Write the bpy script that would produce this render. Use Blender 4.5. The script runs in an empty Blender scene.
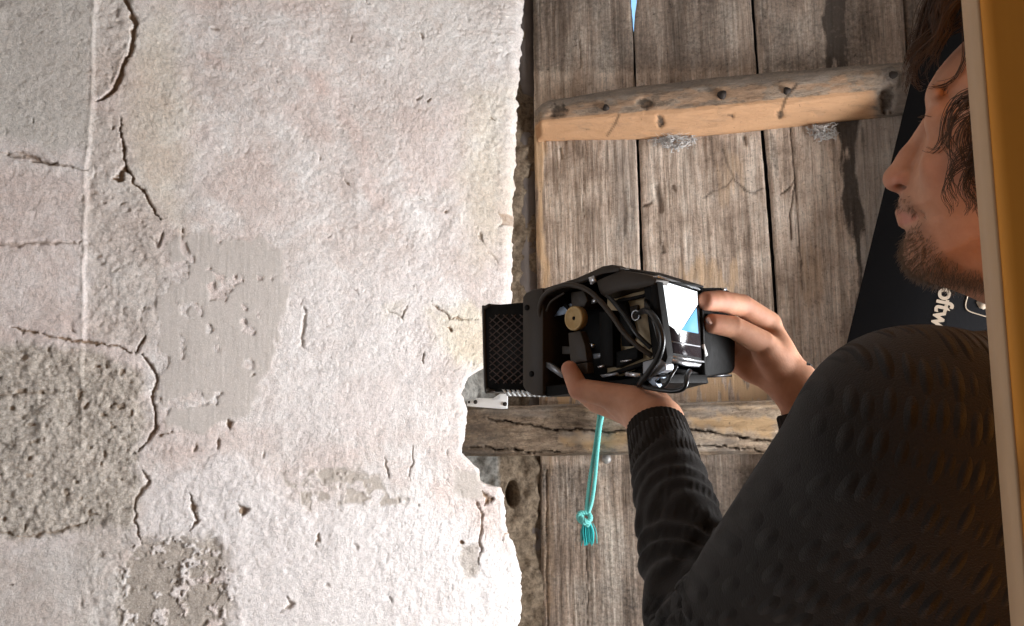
import bpy, math, random
import numpy as np
from mathutils import Vector, Matrix

rng = np.random.default_rng(7)
random.seed(7)
scene = bpy.context.scene
COL = scene.collection

# ------------------------------------------------------------------ camera
F_PX = 853.33
CAM = np.array([0.0, 0.0, 1.42])
_p, _ro = math.radians(6.0), math.radians(-1.2)
_r0 = np.array([1.0, 0, 0]); _w = np.array([0, math.cos(_p), math.sin(_p)]); _u0 = np.array([0, -math.sin(_p), math.cos(_p)])
_r = _r0 * math.cos(_ro) + _u0 * math.sin(_ro)
_u = -_r0 * math.sin(_ro) + _u0 * math.cos(_ro)
cd = bpy.data.cameras.new('camera'); cam = bpy.data.objects.new('camera', cd); COL.objects.link(cam)
cd.lens = 30.0; cd.sensor_width = 36.0; cd.clip_start = 0.02
cam.matrix_world = Matrix(((_r[0], _u[0], -_w[0], CAM[0]), (_r[1], _u[1], -_w[1], CAM[1]), (_r[2], _u[2], -_w[2], CAM[2]), (0, 0, 0, 1)))
scene.camera = cam

# ------------------------------------------------------------------ world, daylight, fill light, exposure
world = bpy.data.worlds.new('world'); scene.world = world; world.use_nodes = True
bg = world.node_tree.nodes['Background']
bg.inputs[0].default_value = (0.30, 0.58, 1.0, 1); bg.inputs[1].default_value = 0.9
WIN = dict(y0=0.82, y1=1.46, z0=0.55, z1=1.62, x=1.42)       # the window opening in the right wall
ld = bpy.data.lights.new('window_daylight', 'AREA'); ld.shape = 'RECTANGLE'
ld.size = WIN['y1'] - WIN['y0']; ld.size_y = WIN['z1'] - WIN['z0']
ld.energy = 51; ld.color = (0.98, 0.985, 1.0)
lo = bpy.data.objects.new('window_daylight', ld); COL.objects.link(lo)
lo.location = (WIN['x'] + 0.10, (WIN['y0'] + WIN['y1']) / 2, (WIN['z0'] + WIN['z1']) / 2)
lo.rotation_euler = (math.radians(90), 0, math.radians(90))
FILL_WIN = dict(y0=-1.0, y1=0.35, z0=0.75, z1=2.0, x=-3.6)           # unseen window added in the far wall on the left, for fill light
l2 = bpy.data.lights.new('left_fill_light', 'AREA'); l2.shape = 'RECTANGLE'
l2.size = FILL_WIN['y1'] - FILL_WIN['y0']; l2.size_y = FILL_WIN['z1'] - FILL_WIN['z0']; l2.energy = 17; l2.color = (1.0, 0.95, 0.90)
l2o = bpy.data.objects.new('left_fill_light', l2); COL.objects.link(l2o)
l2o.location = (FILL_WIN['x'] - 0.06, (FILL_WIN['y0'] + FILL_WIN['y1']) / 2, (FILL_WIN['z0'] + FILL_WIN['z1']) / 2); l2o.rotation_euler = (math.radians(90), 0, math.radians(-90))
vs = scene.view_settings
vs.view_transform = 'Standard'; vs.look = 'None'; vs.gamma = 1.0; vs.use_curve_mapping = False
vs.exposure = 0.75

# ------------------------------------------------------------------ helpers
def P(x, y, d):
    return CAM + d * (_w + _r * ((x - 512) / F_PX) + _u * ((313 - y) / F_PX))
def ray(x, y):
    v = _w + _r * ((x - 512) / F_PX) + _u * ((313 - y) / F_PX); return v / np.linalg.norm(v)
def proj(p):
    q = p - CAM; d = q @ _w
    d = np.where(np.abs(d) < 1e-4, 1e-4, d)
    return 512 + F_PX * (q @ _r) / d, 313 - F_PX * (q @ _u) / d, d
def hit(x, y, p0, n):
    v = ray(x, y); return CAM + v * (((p0 - CAM) @ n) / (v @ n))
def unit(v):
    v = np.asarray(v, float); return v / np.linalg.norm(v)

_tabs = {}
def vnoise(x, y, seed=0):
    if seed not in _tabs: _tabs[seed] = np.random.default_rng(1000 + seed).random((256, 256)).astype(np.float32)
    T = _tabs[seed]
    x = np.asarray(x, np.float64); y = np.asarray(y, np.float64)
    ix = np.floor(x).astype(np.int64); iy = np.floor(y).astype(np.int64)
    fx = x - ix; fy = y - iy
    fx = fx * fx * fx * (fx * (fx * 6 - 15) + 10); fy = fy * fy * fy * (fy * (fy * 6 - 15) + 10)
    a = T[ix & 255, iy & 255]; b = T[(ix + 1) & 255, iy & 255]; c = T[ix & 255, (iy + 1) & 255]; d = T[(ix + 1) & 255, (iy + 1) & 255]
    return (a * (1 - fx) + b * fx) * (1 - fy) + (c * (1 - fx) + d * fx) * fy
def fbm(x, y, octs=4, seed=0, gain=0.5):
    s = 0; a = 1.0; t = 0
    for o in range(octs):
        s = s + a * vnoise(x * 2 ** o + 17.3 * o, y * 2 ** o + 5.1 * o, seed + o); t += a; a *= gain
    return s / t
def sstep(a, b, x):
    t = np.clip((x - a) / (b - a), 0, 1); return t * t * (3 - 2 * t)
def polyline_dist(x, y, pts):
    """distance in pixels of the points to a polyline, and the parameter along it"""
    best = np.full(np.shape(x), 1e9); par = np.zeros(np.shape(x))
    for i in range(len(pts) - 1):
        ax, ay = pts[i]; bx, by = pts[i + 1]
        dx, dy = bx - ax, by - ay
        t = np.clip(((x - ax) * dx + (y - ay) * dy) / (dx * dx + dy * dy + 1e-9), 0, 1)
        d = np.hypot(x - ax - t * dx, y - ay - t * dy)
        m = d < best; best = np.where(m, d, best); par = np.where(m, (i + t) / (len(pts) - 1), par)
    return best, par
def in_poly(x, y, pts):
    ins = np.zeros(np.shape(x), bool); n = len(pts)
    for i in range(n):
        x1, y1 = pts[i]; x2, y2 = pts[(i + 1) % n]
        c = ((y1 > y) != (y2 > y)) & (x < (x2 - x1) * (y - y1) / ((y2 - y1) + 1e-12) + x1)
        ins ^= c
    return ins
def poly_sd(x, y, pts):
    """signed distance, positive inside"""
    d, _ = polyline_dist(x, y, list(pts) + [pts[0]])
    return np.where(in_poly(x, y, pts), d, -d)

OFF = {}
def empty(name, loc, label=None, cat=None, group=None, parent=None):
    o = bpy.data.objects.new(name, None); COL.objects.link(o); o.empty_display_size = 0.05
    o.location = loc; OFF[o.name] = np.array(loc, float)
    if parent is not None: o.parent = parent
    tag(o, label, cat, group); return o
def tag(o, label=None, cat=None, group=None, kind=None):
    if label: o['label'] = label
    if cat: o['category'] = cat
    if group: o['group'] = group
    if kind: o['kind'] = kind
    return o
def mesh_np(name, V, Q, T=None, smooth=True):
    me = bpy.data.meshes.new(name)
    V = np.ascontiguousarray(V, np.float32); Q = np.asarray(Q, np.int32).reshape(-1, 4)
    T = np.zeros((0, 3), np.int32) if T is None else np.asarray(T, np.int32).reshape(-1, 3)
    me.vertices.add(len(V)); me.vertices.foreach_set('co', V.ravel())
    me.loops.add(len(Q) * 4 + len(T) * 3)
    me.loops.foreach_set('vertex_index', np.concatenate([Q.ravel(), T.ravel()]).astype(np.int32))
    me.polygons.add(len(Q) + len(T))
    ls = np.concatenate([np.arange(len(Q)) * 4, len(Q) * 4 + np.arange(len(T)) * 3]).astype(np.int32)
    me.polygons.foreach_set('loop_start', ls)
    me.update(calc_edges=True); me.validate()
    if smooth: me.polygons.foreach_set('use_smooth', np.ones(len(me.polygons), bool))
    return me
def obj(name, V, Q, mat, parent=None, T=None, smooth=True, attrs=None, origin=None):
    V = np.asarray(V, float)
    if parent is not None: off = OFF[parent.name]
    else: off = np.array(origin, float) if origin is not None else np.array([V[:, 0].mean(), V[:, 1].mean(), V[:, 2].min()])
    me = mesh_np(name, V - off, Q, T, smooth)
    for k, arr in (attrs or {}).items():
        a = me.attributes.new(k, 'FLOAT_COLOR', 'POINT'); a.data.foreach_set('color', np.ascontiguousarray(arr, np.float32).ravel())
    me.materials.append(mat)
    o = bpy.data.objects.new(name, me); COL.objects.link(o)
    OFF[o.name] = off
    if parent is not None: o.parent = parent
    else: o.location = off
    return o
class MB:
    """collects pieces of one mesh part"""
    def __init__(s): s.V = []; s.Q = []; s.T = []; s.n = 0
    def add(s, V, Q=None, T=None):
        V = np.asarray(V, float)
        if Q is not None and len(Q): s.Q.append(np.asarray(Q, int).reshape(-1, 4) + s.n)
        if T is not None and len(T): s.T.append(np.asarray(T, int).reshape(-1, 3) + s.n)
        s.V.append(V); s.n += len(V); return s
    def build(s, name, mat, parent=None, smooth=True, origin=None):
        return obj(name, np.concatenate(s.V), np.concatenate(s.Q) if s.Q else np.zeros((0, 4), int), mat, parent,
                   np.concatenate(s.T) if s.T else None, smooth, origin=origin)
    # a prism over a polygon: bottom ring A and top ring B with the same count
    def prism(s, A, B):
        A = np.asarray(A, float); B = np.asarray(B, float); n = len(A)
        V = np.concatenate([A, B, [A.mean(0)], [B.mean(0)]])
        Q = [(i, (i + 1) % n, n + (i + 1) % n, n + i) for i in range(n)]
        T = [(2 * n, (i + 1) % n, i) for i in range(n)] + [(2 * n + 1, n + i, n + (i + 1) % n) for i in range(n)]
        return s.add(V, Q, T)
    def box(s, c, ax, ay, az, bevel=0.0):
        """box by centre and three half-axis vectors, with chamfered edges along az"""
        c = np.asarray(c, float); ax = np.asarray(ax, float); ay = np.asarray(ay, float); az = np.asarray(az, float)
        if bevel > 0:
            lx, ly, lz = np.linalg.norm(ax), np.linalg.norm(ay), np.linalg.norm(az)
            bx, by, bz = min(bevel / lx, .45), min(bevel / ly, .45), min(bevel / lz, .45)
            ring = [(1, 1 - by), (1 - bx, 1), (-1 + bx, 1), (-1, 1 - by), (-1, -1 + by), (-1 + bx, -1), (1 - bx, -1), (1, -1 + by)]
            rings = []
            for k, (zz, sc) in enumerate(((-1, 1), (-1 + bz, 0), (1 - bz, 0), (1, 1))):
                rr = []
                for (x, y) in ring:
                    if sc: x *= 1 - bx; y *= 1 - by
                    rr.append(c + ax * x + ay * y + az * zz)
                rings.append(rr)
            V = np.concatenate([np.array(r) for r in rings] + [[np.mean(rings[0], 0)], [np.mean(rings[3], 0)]])
            Q = [(k * 8 + i, k * 8 + (i + 1) % 8, k * 8 + 8 + (i + 1) % 8, k * 8 + 8 + i) for k in range(3) for i in range(8)]
            T = [(32, (i + 1) % 8, i) for i in range(8)] + [(33, 24 + i, 24 + (i + 1) % 8) for i in range(8)]
            return s.add(V, Q, T)
        A = [c + ax * x + ay * y - az for x, y in ((1, 1), (-1, 1), (-1, -1), (1, -1))]
        B = [c + ax * x + ay * y + az for x, y in ((1, 1), (-1, 1), (-1, -1), (1, -1))]
        return s.prism(A, B)
    def tube(s, pts, r, sides=8, r1=None, caps=True):
        V, Q, T = tube_geo(pts, r, sides, r1, caps); return s.add(V, Q, T)
def resample(pts, n):
    """Catmull-Rom through the points"""
    p = np.asarray(pts, float)
    if len(p) < 3:
        t = np.linspace(0, 1, n)[:, None]; return p[0] * (1 - t) + p[-1] * t
    e = np.concatenate([[2 * p[0] - p[1]], p, [2 * p[-1] - p[-2]]])
    u = np.linspace(0, len(p) - 1 - 1e-9, n); i = u.astype(int); f = (u - i)[:, None]
    a, b, c, d = e[i], e[i + 1], e[i + 2], e[i + 3]
    return .5 * (2 * b + (c - a) * f + (2 * a - 5 * b + 4 * c - d) * f ** 2 + (3 * b - a - 3 * c + d) * f ** 3)
def frames(p):
    t = np.gradient(p, axis=0); t /= np.linalg.norm(t, axis=1)[:, None] + 1e-12
    n = np.zeros_like(p); a = np.array([0, 0, 1.0]) if abs(t[0][2]) < .9 else np.array([1.0, 0, 0])
    v = unit(np.cross(t[0], a))
    for i in range(len(p)):
        v = v - t[i] * (v @ t[i]); v /= np.linalg.norm(v) + 1e-12; n[i] = v
    return t, n, np.cross(t, n)
def tube_geo(pts, r, sides=8, r1=None, caps=True):
    p = np.asarray(pts, float); m = len(p)
    t, n, b = frames(p)
    rr = np.full(m, r) if np.isscalar(r) and r1 is None else (np.linspace(r, r1, m) if r1 is not None else np.asarray(r, float))
    th = np.arange(sides) * 2 * math.pi / sides
    V = (p[:, None, :] + rr[:, None, None] * (np.cos(th)[None, :, None] * n[:, None, :] + np.sin(th)[None, :, None] * b[:, None, :])).reshape(-1, 3)
    i = np.arange(m - 1)[:, None]; j = np.arange(sides)[None, :]; j1 = (j + 1) % sides
    Q = np.stack([i * sides + j, i * sides + j1, (i + 1) * sides + j1, (i + 1) * sides + j], -1).reshape(-1, 4)
    T = []
    if caps:
        k = len(V); V = np.concatenate([V, [p[0]], [p[-1]]])
        T = [(k, (q + 1) % sides, q) for q in range(sides)] + [(k + 1, (m - 1) * sides + q, (m - 1) * sides + (q + 1) % sides) for q in range(sides)]
    return V, Q, np.array(T, int).reshape(-1, 3)
def grid_quads(nr, nc):
    i = np.arange(nr - 1)[:, None]; j = np.arange(nc - 1)[None, :]
    return np.stack([i * nc + j, i * nc + j + 1, (i + 1) * nc + j + 1, (i + 1) * nc + j], -1).reshape(-1, 4)
def loft(rings, closed=True):
    """rings (N,M,3): lofted surface with fan caps"""
    N, M, _ = rings.shape
    V = rings.reshape(-1, 3)
    i = np.arange(N - 1)[:, None]; j = np.arange(M)[None, :]; j1 = (j + 1) % M
    Q = np.stack([i * M + j, i * M + j1, (i + 1) * M + j1, (i + 1) * M + j], -1).reshape(-1, 4)
    k = len(V); V = np.concatenate([V, [rings[0].mean(0)], [rings[-1].mean(0)]])
    T = [(k, (q + 1) % M, q) for q in range(M)] + [(k + 1, (N - 1) * M + q, (N - 1) * M + (q + 1) % M) for q in range(M)]
    return V, Q, np.array(T)

# ---- signed distance fields and surface nets (smoothly blended, continuous surfaces)
class Field:
    def __init__(s, lo, hi, h):
        s.lo = np.array(lo, float); s.h = h
        s.n = np.ceil((np.array(hi, float) - s.lo) / h).astype(int) + 1
        s.F = np.full(s.n, 0.06, np.float32)
        s.ax = [(s.lo[k] + h * np.arange(s.n[k])).astype(np.float32) for k in range(3)]
    def sl(s, lo, hi):
        a = np.clip(np.floor((np.array(lo) - s.lo) / s.h).astype(int), 0, s.n); b = np.clip(np.ceil((np.array(hi) - s.lo) / s.h).astype(int) + 1, 0, s.n)
        return tuple(slice(a[k], b[k]) for k in range(3))
    def xyz(s, S):
        return s.ax[0][S[0]][:, None, None], s.ax[1][S[1]][None, :, None], s.ax[2][S[2]][None, None, :]
    def put(s, S, d, k, sub=False):
        A = s.F[S]
        if A.size == 0: return
        if sub:
            d = -d
            hh = np.clip(.5 - .5 * (A - d) / k, 0, 1); s.F[S] = A * (1 - hh) + d * hh + k * hh * (1 - hh)
        else:
            hh = np.clip(.5 + .5 * (A - d) / k, 0, 1); s.F[S] = A * (1 - hh) + d * hh - k * hh * (1 - hh)
    def cone(s, a, b, r1, r2, k=0.006, flat=None, sub=False):
        a = np.asarray(a, float); b = np.asarray(b, float); R = max(r1, r2) + k + 0.062 * (not sub) + s.h * 2
        S = s.sl(np.minimum(a, b) - R, np.maximum(a, b) + R)
        x, y, z = s.xyz(S); ba = (b - a); L = ba @ ba + 1e-9
        px, py, pz = x - a[0], y - a[1], z - a[2]
        t = np.clip((px * ba[0] + py * ba[1] + pz * ba[2]) / L, 0, 1)
        qx, qy, qz = px - t * ba[0], py - t * ba[1], pz - t * ba[2]
        if flat is not None:
            n, f = flat; n = unit(n); c = (qx * n[0] + qy * n[1] + qz * n[2]) * (f - 1)
            qx = qx + c * n[0]; qy = qy + c * n[1]; qz = qz + c * n[2]
        d = np.sqrt(qx * qx + qy * qy + qz * qz) - (r1 + (r2 - r1) * t)
        s.put(S, d, k, sub)
    def ell(s, c, axes, k=0.006, sub=False):
        """ellipsoid: centre and three semi-axis vectors"""
        c = np.asarray(c, float); A = [np.asarray(v, float) for v in axes]; ln = [np.linalg.norm(v) for v in A]
        R = max(ln) + k + 0.062 * (not sub) + 2 * s.h
        S = s.sl(c - R, c + R); x, y, z = s.xyz(S); px, py, pz = x - c[0], y - c[1], z - c[2]
        q = 0
        for v, l in zip(A, ln):
            q = q + ((px * v[0] + py * v[1] + pz * v[2]) / (l * l)) ** 2
        d = (np.sqrt(q) - 1) * min(ln)
        s.put(S, d, k, sub)
    def mesh(s):
        F = s.F; n = s.n; ins = F < 0
        cnt = np.zeros(n - 1, np.int8)
        for dx in (0, 1):
            for dy in (0, 1):
                for dz in (0, 1): cnt += ins[dx:n[0] - 1 + dx, dy:n[1] - 1 + dy, dz:n[2] - 1 + dz]
        I = np.argwhere((cnt > 0) & (cnt < 8)); vid = np.full(n - 1, -1, np.int32)
        vid[I[:, 0], I[:, 1], I[:, 2]] = np.arange(len(I))
        cs = [(dx, dy, dz) for dx in (0, 1) for dy in (0, 1) for dz in (0, 1)]
        val = np.stack([F[I[:, 0] + c[0], I[:, 1] + c[1], I[:, 2] + c[2]] for c in cs], 1)
        acc = np.zeros((len(I), 3)); num = np.zeros(len(I))
        for i in range(8):
            for j in range(i + 1, 8):
                if sum(abs(cs[i][k] - cs[j][k]) for k in range(3)) != 1: continue
                a, b = val[:, i], val[:, j]; m = (a < 0) != (b < 0)
                t = np.where(m, a / np.where(m, a - b, 1), 0)
                p = np.array(cs[i])[None, :] + t[:, None] * (np.array(cs[j]) - np.array(cs[i]))[None, :]
                acc += np.where(m[:, None], p, 0); num += m
        V = s.lo + s.h * (I + acc / num[:, None])
        Q = []
        for ax in range(3):
            o1, o2 = [k for k in range(3) if k != ax]
            a = [slice(1, n[k] - 1) for k in range(3)]; a[ax] = slice(0, n[ax] - 1); b = list(a); b[ax] = slice(1, n[ax])
            A = ins[tuple(a)]; B = ins[tuple(b)]
            E = np.argwhere(A != B); base = E.copy(); base[:, o1] += 1; base[:, o2] += 1
            sgn = A[E[:, 0], E[:, 1], E[:, 2]]
            def vi(d1, d2):
                q = base.copy(); q[:, o1] += d1; q[:, o2] += d2; return vid[q[:, 0], q[:, 1], q[:, 2]]
            q = np.stack([vi(-1, -1), vi(0, -1), vi(0, 0), vi(-1, 0)], 1)
            flip = ~sgn if ax != 1 else sgn
            q[flip] = q[flip][:, ::-1]; Q.append(q)
        Q = np.concatenate(Q); Q = Q[(Q >= 0).all(1)]
        return V, Q
def vnormals(V, Q):
    a, b, c, d = V[Q[:, 0]], V[Q[:, 1]], V[Q[:, 2]], V[Q[:, 3]]
    fn = np.cross(c - a, d - b); N = np.zeros_like(V)
    for k in range(4): np.add.at(N, Q[:, k], fn)
    return N / (np.linalg.norm(N, axis=1)[:, None] + 1e-12)

# ------------------------------------------------------------------ material helpers
class NT:
    def __init__(s, name):
        s.m = bpy.data.materials.new(name); s.m.use_nodes = True; s.t = s.m.node_tree; s.b = s.t.nodes['Principled BSDF']
    def node(s, ty, **kw):
        n = s.t.nodes.new(ty)
        for k, v in kw.items(): setattr(n, k, v)
        return n
    def link(s, a, b): s.t.links.new(a, b)
    def setv(s, sock, v):
        if hasattr(v, 'links') or isinstance(v, bpy.types.NodeSocket): s.link(v, sock)
        elif isinstance(v, (tuple, list)) and len(v) == 3 and sock.type == 'RGBA': sock.default_value = (*v, 1)
        else: sock.default_value = v
    def coord(s, scale=(1, 1, 1), rot=(0, 0, 0), loc=(0, 0, 0), kind='Object'):
        c = s.node('ShaderNodeTexCoord'); mp = s.node('ShaderNodeMapping')
        mp.inputs['Scale'].default_value = scale; mp.inputs['Rotation'].default_value = rot; mp.inputs['Location'].default_value = loc
        s.link(c.outputs[kind], mp.inputs[0]); return mp.outputs[0]
    def noise(s, co, scale, detail=4, rough=.55, dist=0):
        n = s.node('ShaderNodeTexNoise'); s.link(co, n.inputs['Vector'])
        n.inputs['Scale'].default_value = scale; n.inputs['Detail'].default_value = detail; n.inputs['Roughness'].default_value = rough; n.inputs['Distortion'].default_value = dist
        return n.outputs[0]
    def voro(s, co, scale, feature='F1', rand=1.0):
        n = s.node('ShaderNodeTexVoronoi', feature=feature); s.link(co, n.inputs['Vector']); n.inputs['Scale'].default_value = scale; n.inputs['Randomness'].default_value = rand
        return n.outputs[0]
    def ramp(s, fac, stops):
        r = s.node('ShaderNodeValToRGB'); s.link(fac, r.inputs[0]); e = r.color_ramp.elements
        while len(e) < len(stops): e.new(.5)
        for i, (p, c) in enumerate(stops):
            e[i].position = p; e[i].color = (*c, 1) if isinstance(c, (tuple, list)) else (c, c, c, 1)
        return r.outputs[0]
    def mix(s, fac, a, b, mode='MIX'):
        n = s.node('ShaderNodeMix', data_type='RGBA', blend_type=mode)
        s.setv(n.inputs[0], fac); s.setv(n.inputs[6], a); s.setv(n.inputs[7], b); return n.outputs[2]
    def math(s, op, a, b=0.0, c=0.0):
        n = s.node('ShaderNodeMath', operation=op)
        s.setv(n.inputs[0], a); s.setv(n.inputs[1], b); s.setv(n.inputs[2], c); return n.outputs[0]
    def attr(s, name):
        n = s.node('ShaderNodeAttribute', attribute_name=name); q = s.node('ShaderNodeSeparateColor'); s.link(n.outputs['Color'], q.inputs[0])
        return q.outputs[0], q.outputs[1], q.outputs[2], n.outputs['Alpha']
    def bump(s, h, dist=.002, strength=1.0, normal=None):
        n = s.node('ShaderNodeBump'); s.link(h, n.inputs['Height']); n.inputs['Distance'].default_value = dist; n.inputs['Strength'].default_value = strength
        if normal is not None: s.link(normal, n.inputs['Normal'])
        return n.outputs[0]
    def out(s, color=None, rough=None, normal=None, metal=None, spec=None, **kw):
        I = s.b.inputs
        if color is not None: s.setv(I['Base Color'], color)
        if rough is not None: s.setv(I['Roughness'], rough)
        if normal is not None: s.link(normal, I['Normal'])
        if metal is not None: I['Metallic'].default_value = metal
        if spec is not None: I['Specular IOR Level'].default_value = spec
        for k, v in kw.items(): s.setv(I[k], v)
        return s.m
def simple(name, col, rough=.5, metal=0., var=.15, nscale=60, bump=.0004, spec=.5):
    m = NT(name); co = m.coord(); n = m.noise(co, nscale, 4)
    c = m.mix(m.math('MULTIPLY', n, 1.0), tuple(v * (1 - var) for v in col), tuple(min(1, v * (1 + var)) for v in col))
    return m.out(c, m.math('MULTIPLY_ADD', n, .2, rough - .1), m.bump(n, bump), metal, spec)

# ================================================================== THE SETTING
# ---- materials of the setting
def mat_plaster():
    m = NT('old_plaster'); co = m.coord()
    g, be, ro, wh = m.attr('mask_a')          # grey cement, beige coat, rough dirty core, fresh whitewash
    cr, pk, ye, gr = m.attr('mask_b')         # crack dirt, pink, yellow, cool grey wash
    n1 = m.noise(co, 7, 6, .6); n2 = m.noise(co, 38, 5, .65); n3 = m.noise(co, 160, 4, .7); n4 = m.noise(co, 420, 3, .6)
    base = m.mix(m.ramp(n1, [(.38, 0.), (.62, 1.)]), (.62, .545, .505), (.84, .80, .77))
    n7 = m.noise(co, 18, 6, .7, 1.0); base = m.mix(m.ramp(n7, [(.42, 0.), (.66, .75)]), base, (.70, .60, .55)); base = m.mix(m.ramp(n2, [(.5, 0.), (.7, .6)]), base, (.87, .83, .80))
    n5 = m.noise(co, 210, 5, .7, 1.6); n6 = m.noise(co, 75, 4, .7, 2.2)
    base = m.mix(m.math('MULTIPLY', pk, .8), base, (.70, .53, .47))
    base = m.mix(m.math('MULTIPLY', ye, .8), base, (.70, .61, .40))
    base = m.mix(wh, base, m.mix(n2, (.82, .775, .755), (.76, .71, .685)))
    base = m.mix(gr, base, m.mix(n7, (.50, .465, .42), (.64, .60, .55)))
    greyc = m.mix(n2, (.50, .455, .415), (.60, .545, .505))
    base = m.mix(g, base, greyc)
    base = m.mix(be, base, m.mix(n2, (.36, .31, .262), (.50, .44, .385)))
    roc = m.mix(m.ramp(n3, [(.35, 0.), (.62, 1.)]), (.29, .245, .19), (.60, .54, .47))
    base = m.mix(m.math('MULTIPLY', ro, .85), base, roc)
    fine = m.ramp(n5, [(.28, .72), (.48, 1.), (.72, 1.16)]); fine2 = m.ramp(n6, [(.28, .66), (.5, 1.), (.7, 1.16)])
    base = m.mix(m.math('MULTIPLY_ADD', g, -.55, .9), base, m.mix(1.0, base, m.mix(1.0, fine, fine2, 'MULTIPLY'), 'MULTIPLY'))
    spk = m.ramp(n3, [(.30, 1.), (.42, 0.)])
    base = m.mix(m.math('MULTIPLY', spk, .32), base, (.42, .35, .29))
    base = m.mix(m.ramp(n4, [(.56, 0.), (.72, .45)]), base, (.88, .84, .80))
    base = m.mix(m.math('MULTIPLY', m.ramp(m.math('ADD', cr, m.math('MULTIPLY_ADD', n3, .5, -.25)), [(.3, 0.), (.9, 1.)]), .85), base, (.26, .165, .09))
    h = m.math('ADD', m.math('MULTIPLY', n5, .9), m.math('ADD', m.math('MULTIPLY', n3, .5), m.math('MULTIPLY', n4, .3)))
    nb = m.bump(m.math('MULTIPLY', h, m.math('MULTIPLY_ADD', g, -.7, 1.0)), .0042, .7)
    return m.out(base, .93, nb, spec=.15)
def mat_rubble():
    m = NT('rubble_mortar'); co = m.coord(); n1 = m.noise(co, 14, 6, .65); n2 = m.noise(co, 90, 5, .7)
    br, _, _, _ = m.attr('mask_a')
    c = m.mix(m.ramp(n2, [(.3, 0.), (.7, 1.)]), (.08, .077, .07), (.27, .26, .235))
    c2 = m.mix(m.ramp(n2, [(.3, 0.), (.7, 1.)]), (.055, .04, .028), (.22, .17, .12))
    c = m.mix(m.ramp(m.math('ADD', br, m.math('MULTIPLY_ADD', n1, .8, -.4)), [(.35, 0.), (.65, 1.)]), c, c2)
    return m.out(c, .95, m.bump(n2, .004, .7), spec=.1)
def mat_wood(name, axis, dark, mid, light, tan=(.52, .33, .165), gscale=1.0, lum=1.0):
    m = NT(name); k = [95 * gscale, 95 * gscale, 95 * gscale]; k[axis] = 3.2 * gscale; co = m.coord(tuple(k))
    k2 = [26 * gscale] * 3; k2[axis] = 2.4 * gscale; co2 = m.coord(tuple(k2)); k3 = [240 * gscale] * 3; k3[axis] = 9; co3 = m.coord(tuple(k3)); cb = m.coord()
    raw, stain, grey, cut = m.attr('mask_a')  # stain: real stains, plus shade painted on the planks
    g1 = m.noise(co, 1, 5, .65, .6); g2 = m.noise(co2, 1, 5, .6, .8); g3 = m.noise(co3, 1, 3, .6); blot = m.noise(cb, 9, 6, .65); sp = m.noise(cb, 130, 4, .6)
    c = m.ramp(m.math('ADD', m.math('MULTIPLY', g2, .42), m.math('MULTIPLY', blot, .58)), [(.34, dark), (.49, mid), (.62, light)])
    c = m.mix(m.math('MULTIPLY', m.ramp(g1, [(.34, 1.), (.52, 0.)]), .48), c, tuple(v * .55 for v in dark))
    pit = m.noise(m.coord((150, 150, 150)), 1, 5, .75, .8); k4 = [420] * 3; k4[axis] = 26; fib = m.noise(m.coord(tuple(k4)), 1, 3, .6)
    c = m.mix(.85, c, m.mix(1.0, c, m.mix(1.0, m.ramp(pit, [(.30, .45), (.48, 1.), (.7, 1.2)]), m.ramp(fib, [(.35, .80), (.6, 1.10)]), 'MULTIPLY'), 'MULTIPLY'))
    c = m.mix(m.math('MULTIPLY', m.ramp(g3, [(.55, 0.), (.8, 1.)]), .35), c, tuple(min(1, v * 1.35) for v in light))
    rawf = m.ramp(m.math('ADD', raw, m.math('MULTIPLY_ADD', m.math('ADD', g1, blot), .5, -.5)), [(.35, 0.), (.8, .9)])
    c = m.mix(rawf, c, m.mix(g1, tuple(v * .78 for v in tan), tan))
    c = m.mix(m.math('MULTIPLY', grey, .75), c, m.mix(g1, (.20, .185, .17), (.36, .34, .31)))
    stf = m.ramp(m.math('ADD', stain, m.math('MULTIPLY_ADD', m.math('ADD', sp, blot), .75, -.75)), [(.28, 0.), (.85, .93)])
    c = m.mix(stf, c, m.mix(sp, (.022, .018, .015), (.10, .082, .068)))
    c = m.mix(m.math('MULTIPLY', m.ramp(sp, [(.66, 0.), (.74, 1.)]), .6), c, (.03, .02, .014))
    c = m.mix(m.math('MULTIPLY', cut, .95), c, (.02, .013, .009))
    h = m.math('ADD', m.math('MULTIPLY', g1, .8), m.math('ADD', m.math('MULTIPLY', fib, .35), m.math('MULTIPLY', pit, .5)))
    return m.out(c, .82, m.bump(h, .0034, .8), spec=.2)
M_PLASTER = mat_plaster(); M_RUBBLE = mat_rubble()
M_PLANK = mat_wood('weathered_door_wood', 2, (.19, .132, .094), (.55, .43, .34), (.82, .71, .60), tan=(.72, .49, .29))
M_BATTEN = mat_wood('worn_batten_wood', 0, (.15, .105, .075), (.33, .24, .165), (.46, .36, .27), tan=(.64, .37, .20))
M_BEAM = mat_wood('old_beam_wood', 0, (.11, .08, .056), (.27, .20, .14), (.46, .36, .26), tan=(.50, .33, .175))
M_DARKWOOD = simple('dark_backing_wood', (.03, .024, .02), .9, var=.3)
M_FLOOR = simple('stone_floor', (.16, .14, .12), .85, nscale=9, bump=.003)
M_CEIL = simple('limewashed_ceiling', (.36, .32, .28), .9, nscale=8, bump=.003)
M_IRON = simple('rusted_iron', (.045, .035, .03), .7, .6, .4, 220, .0008)

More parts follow.
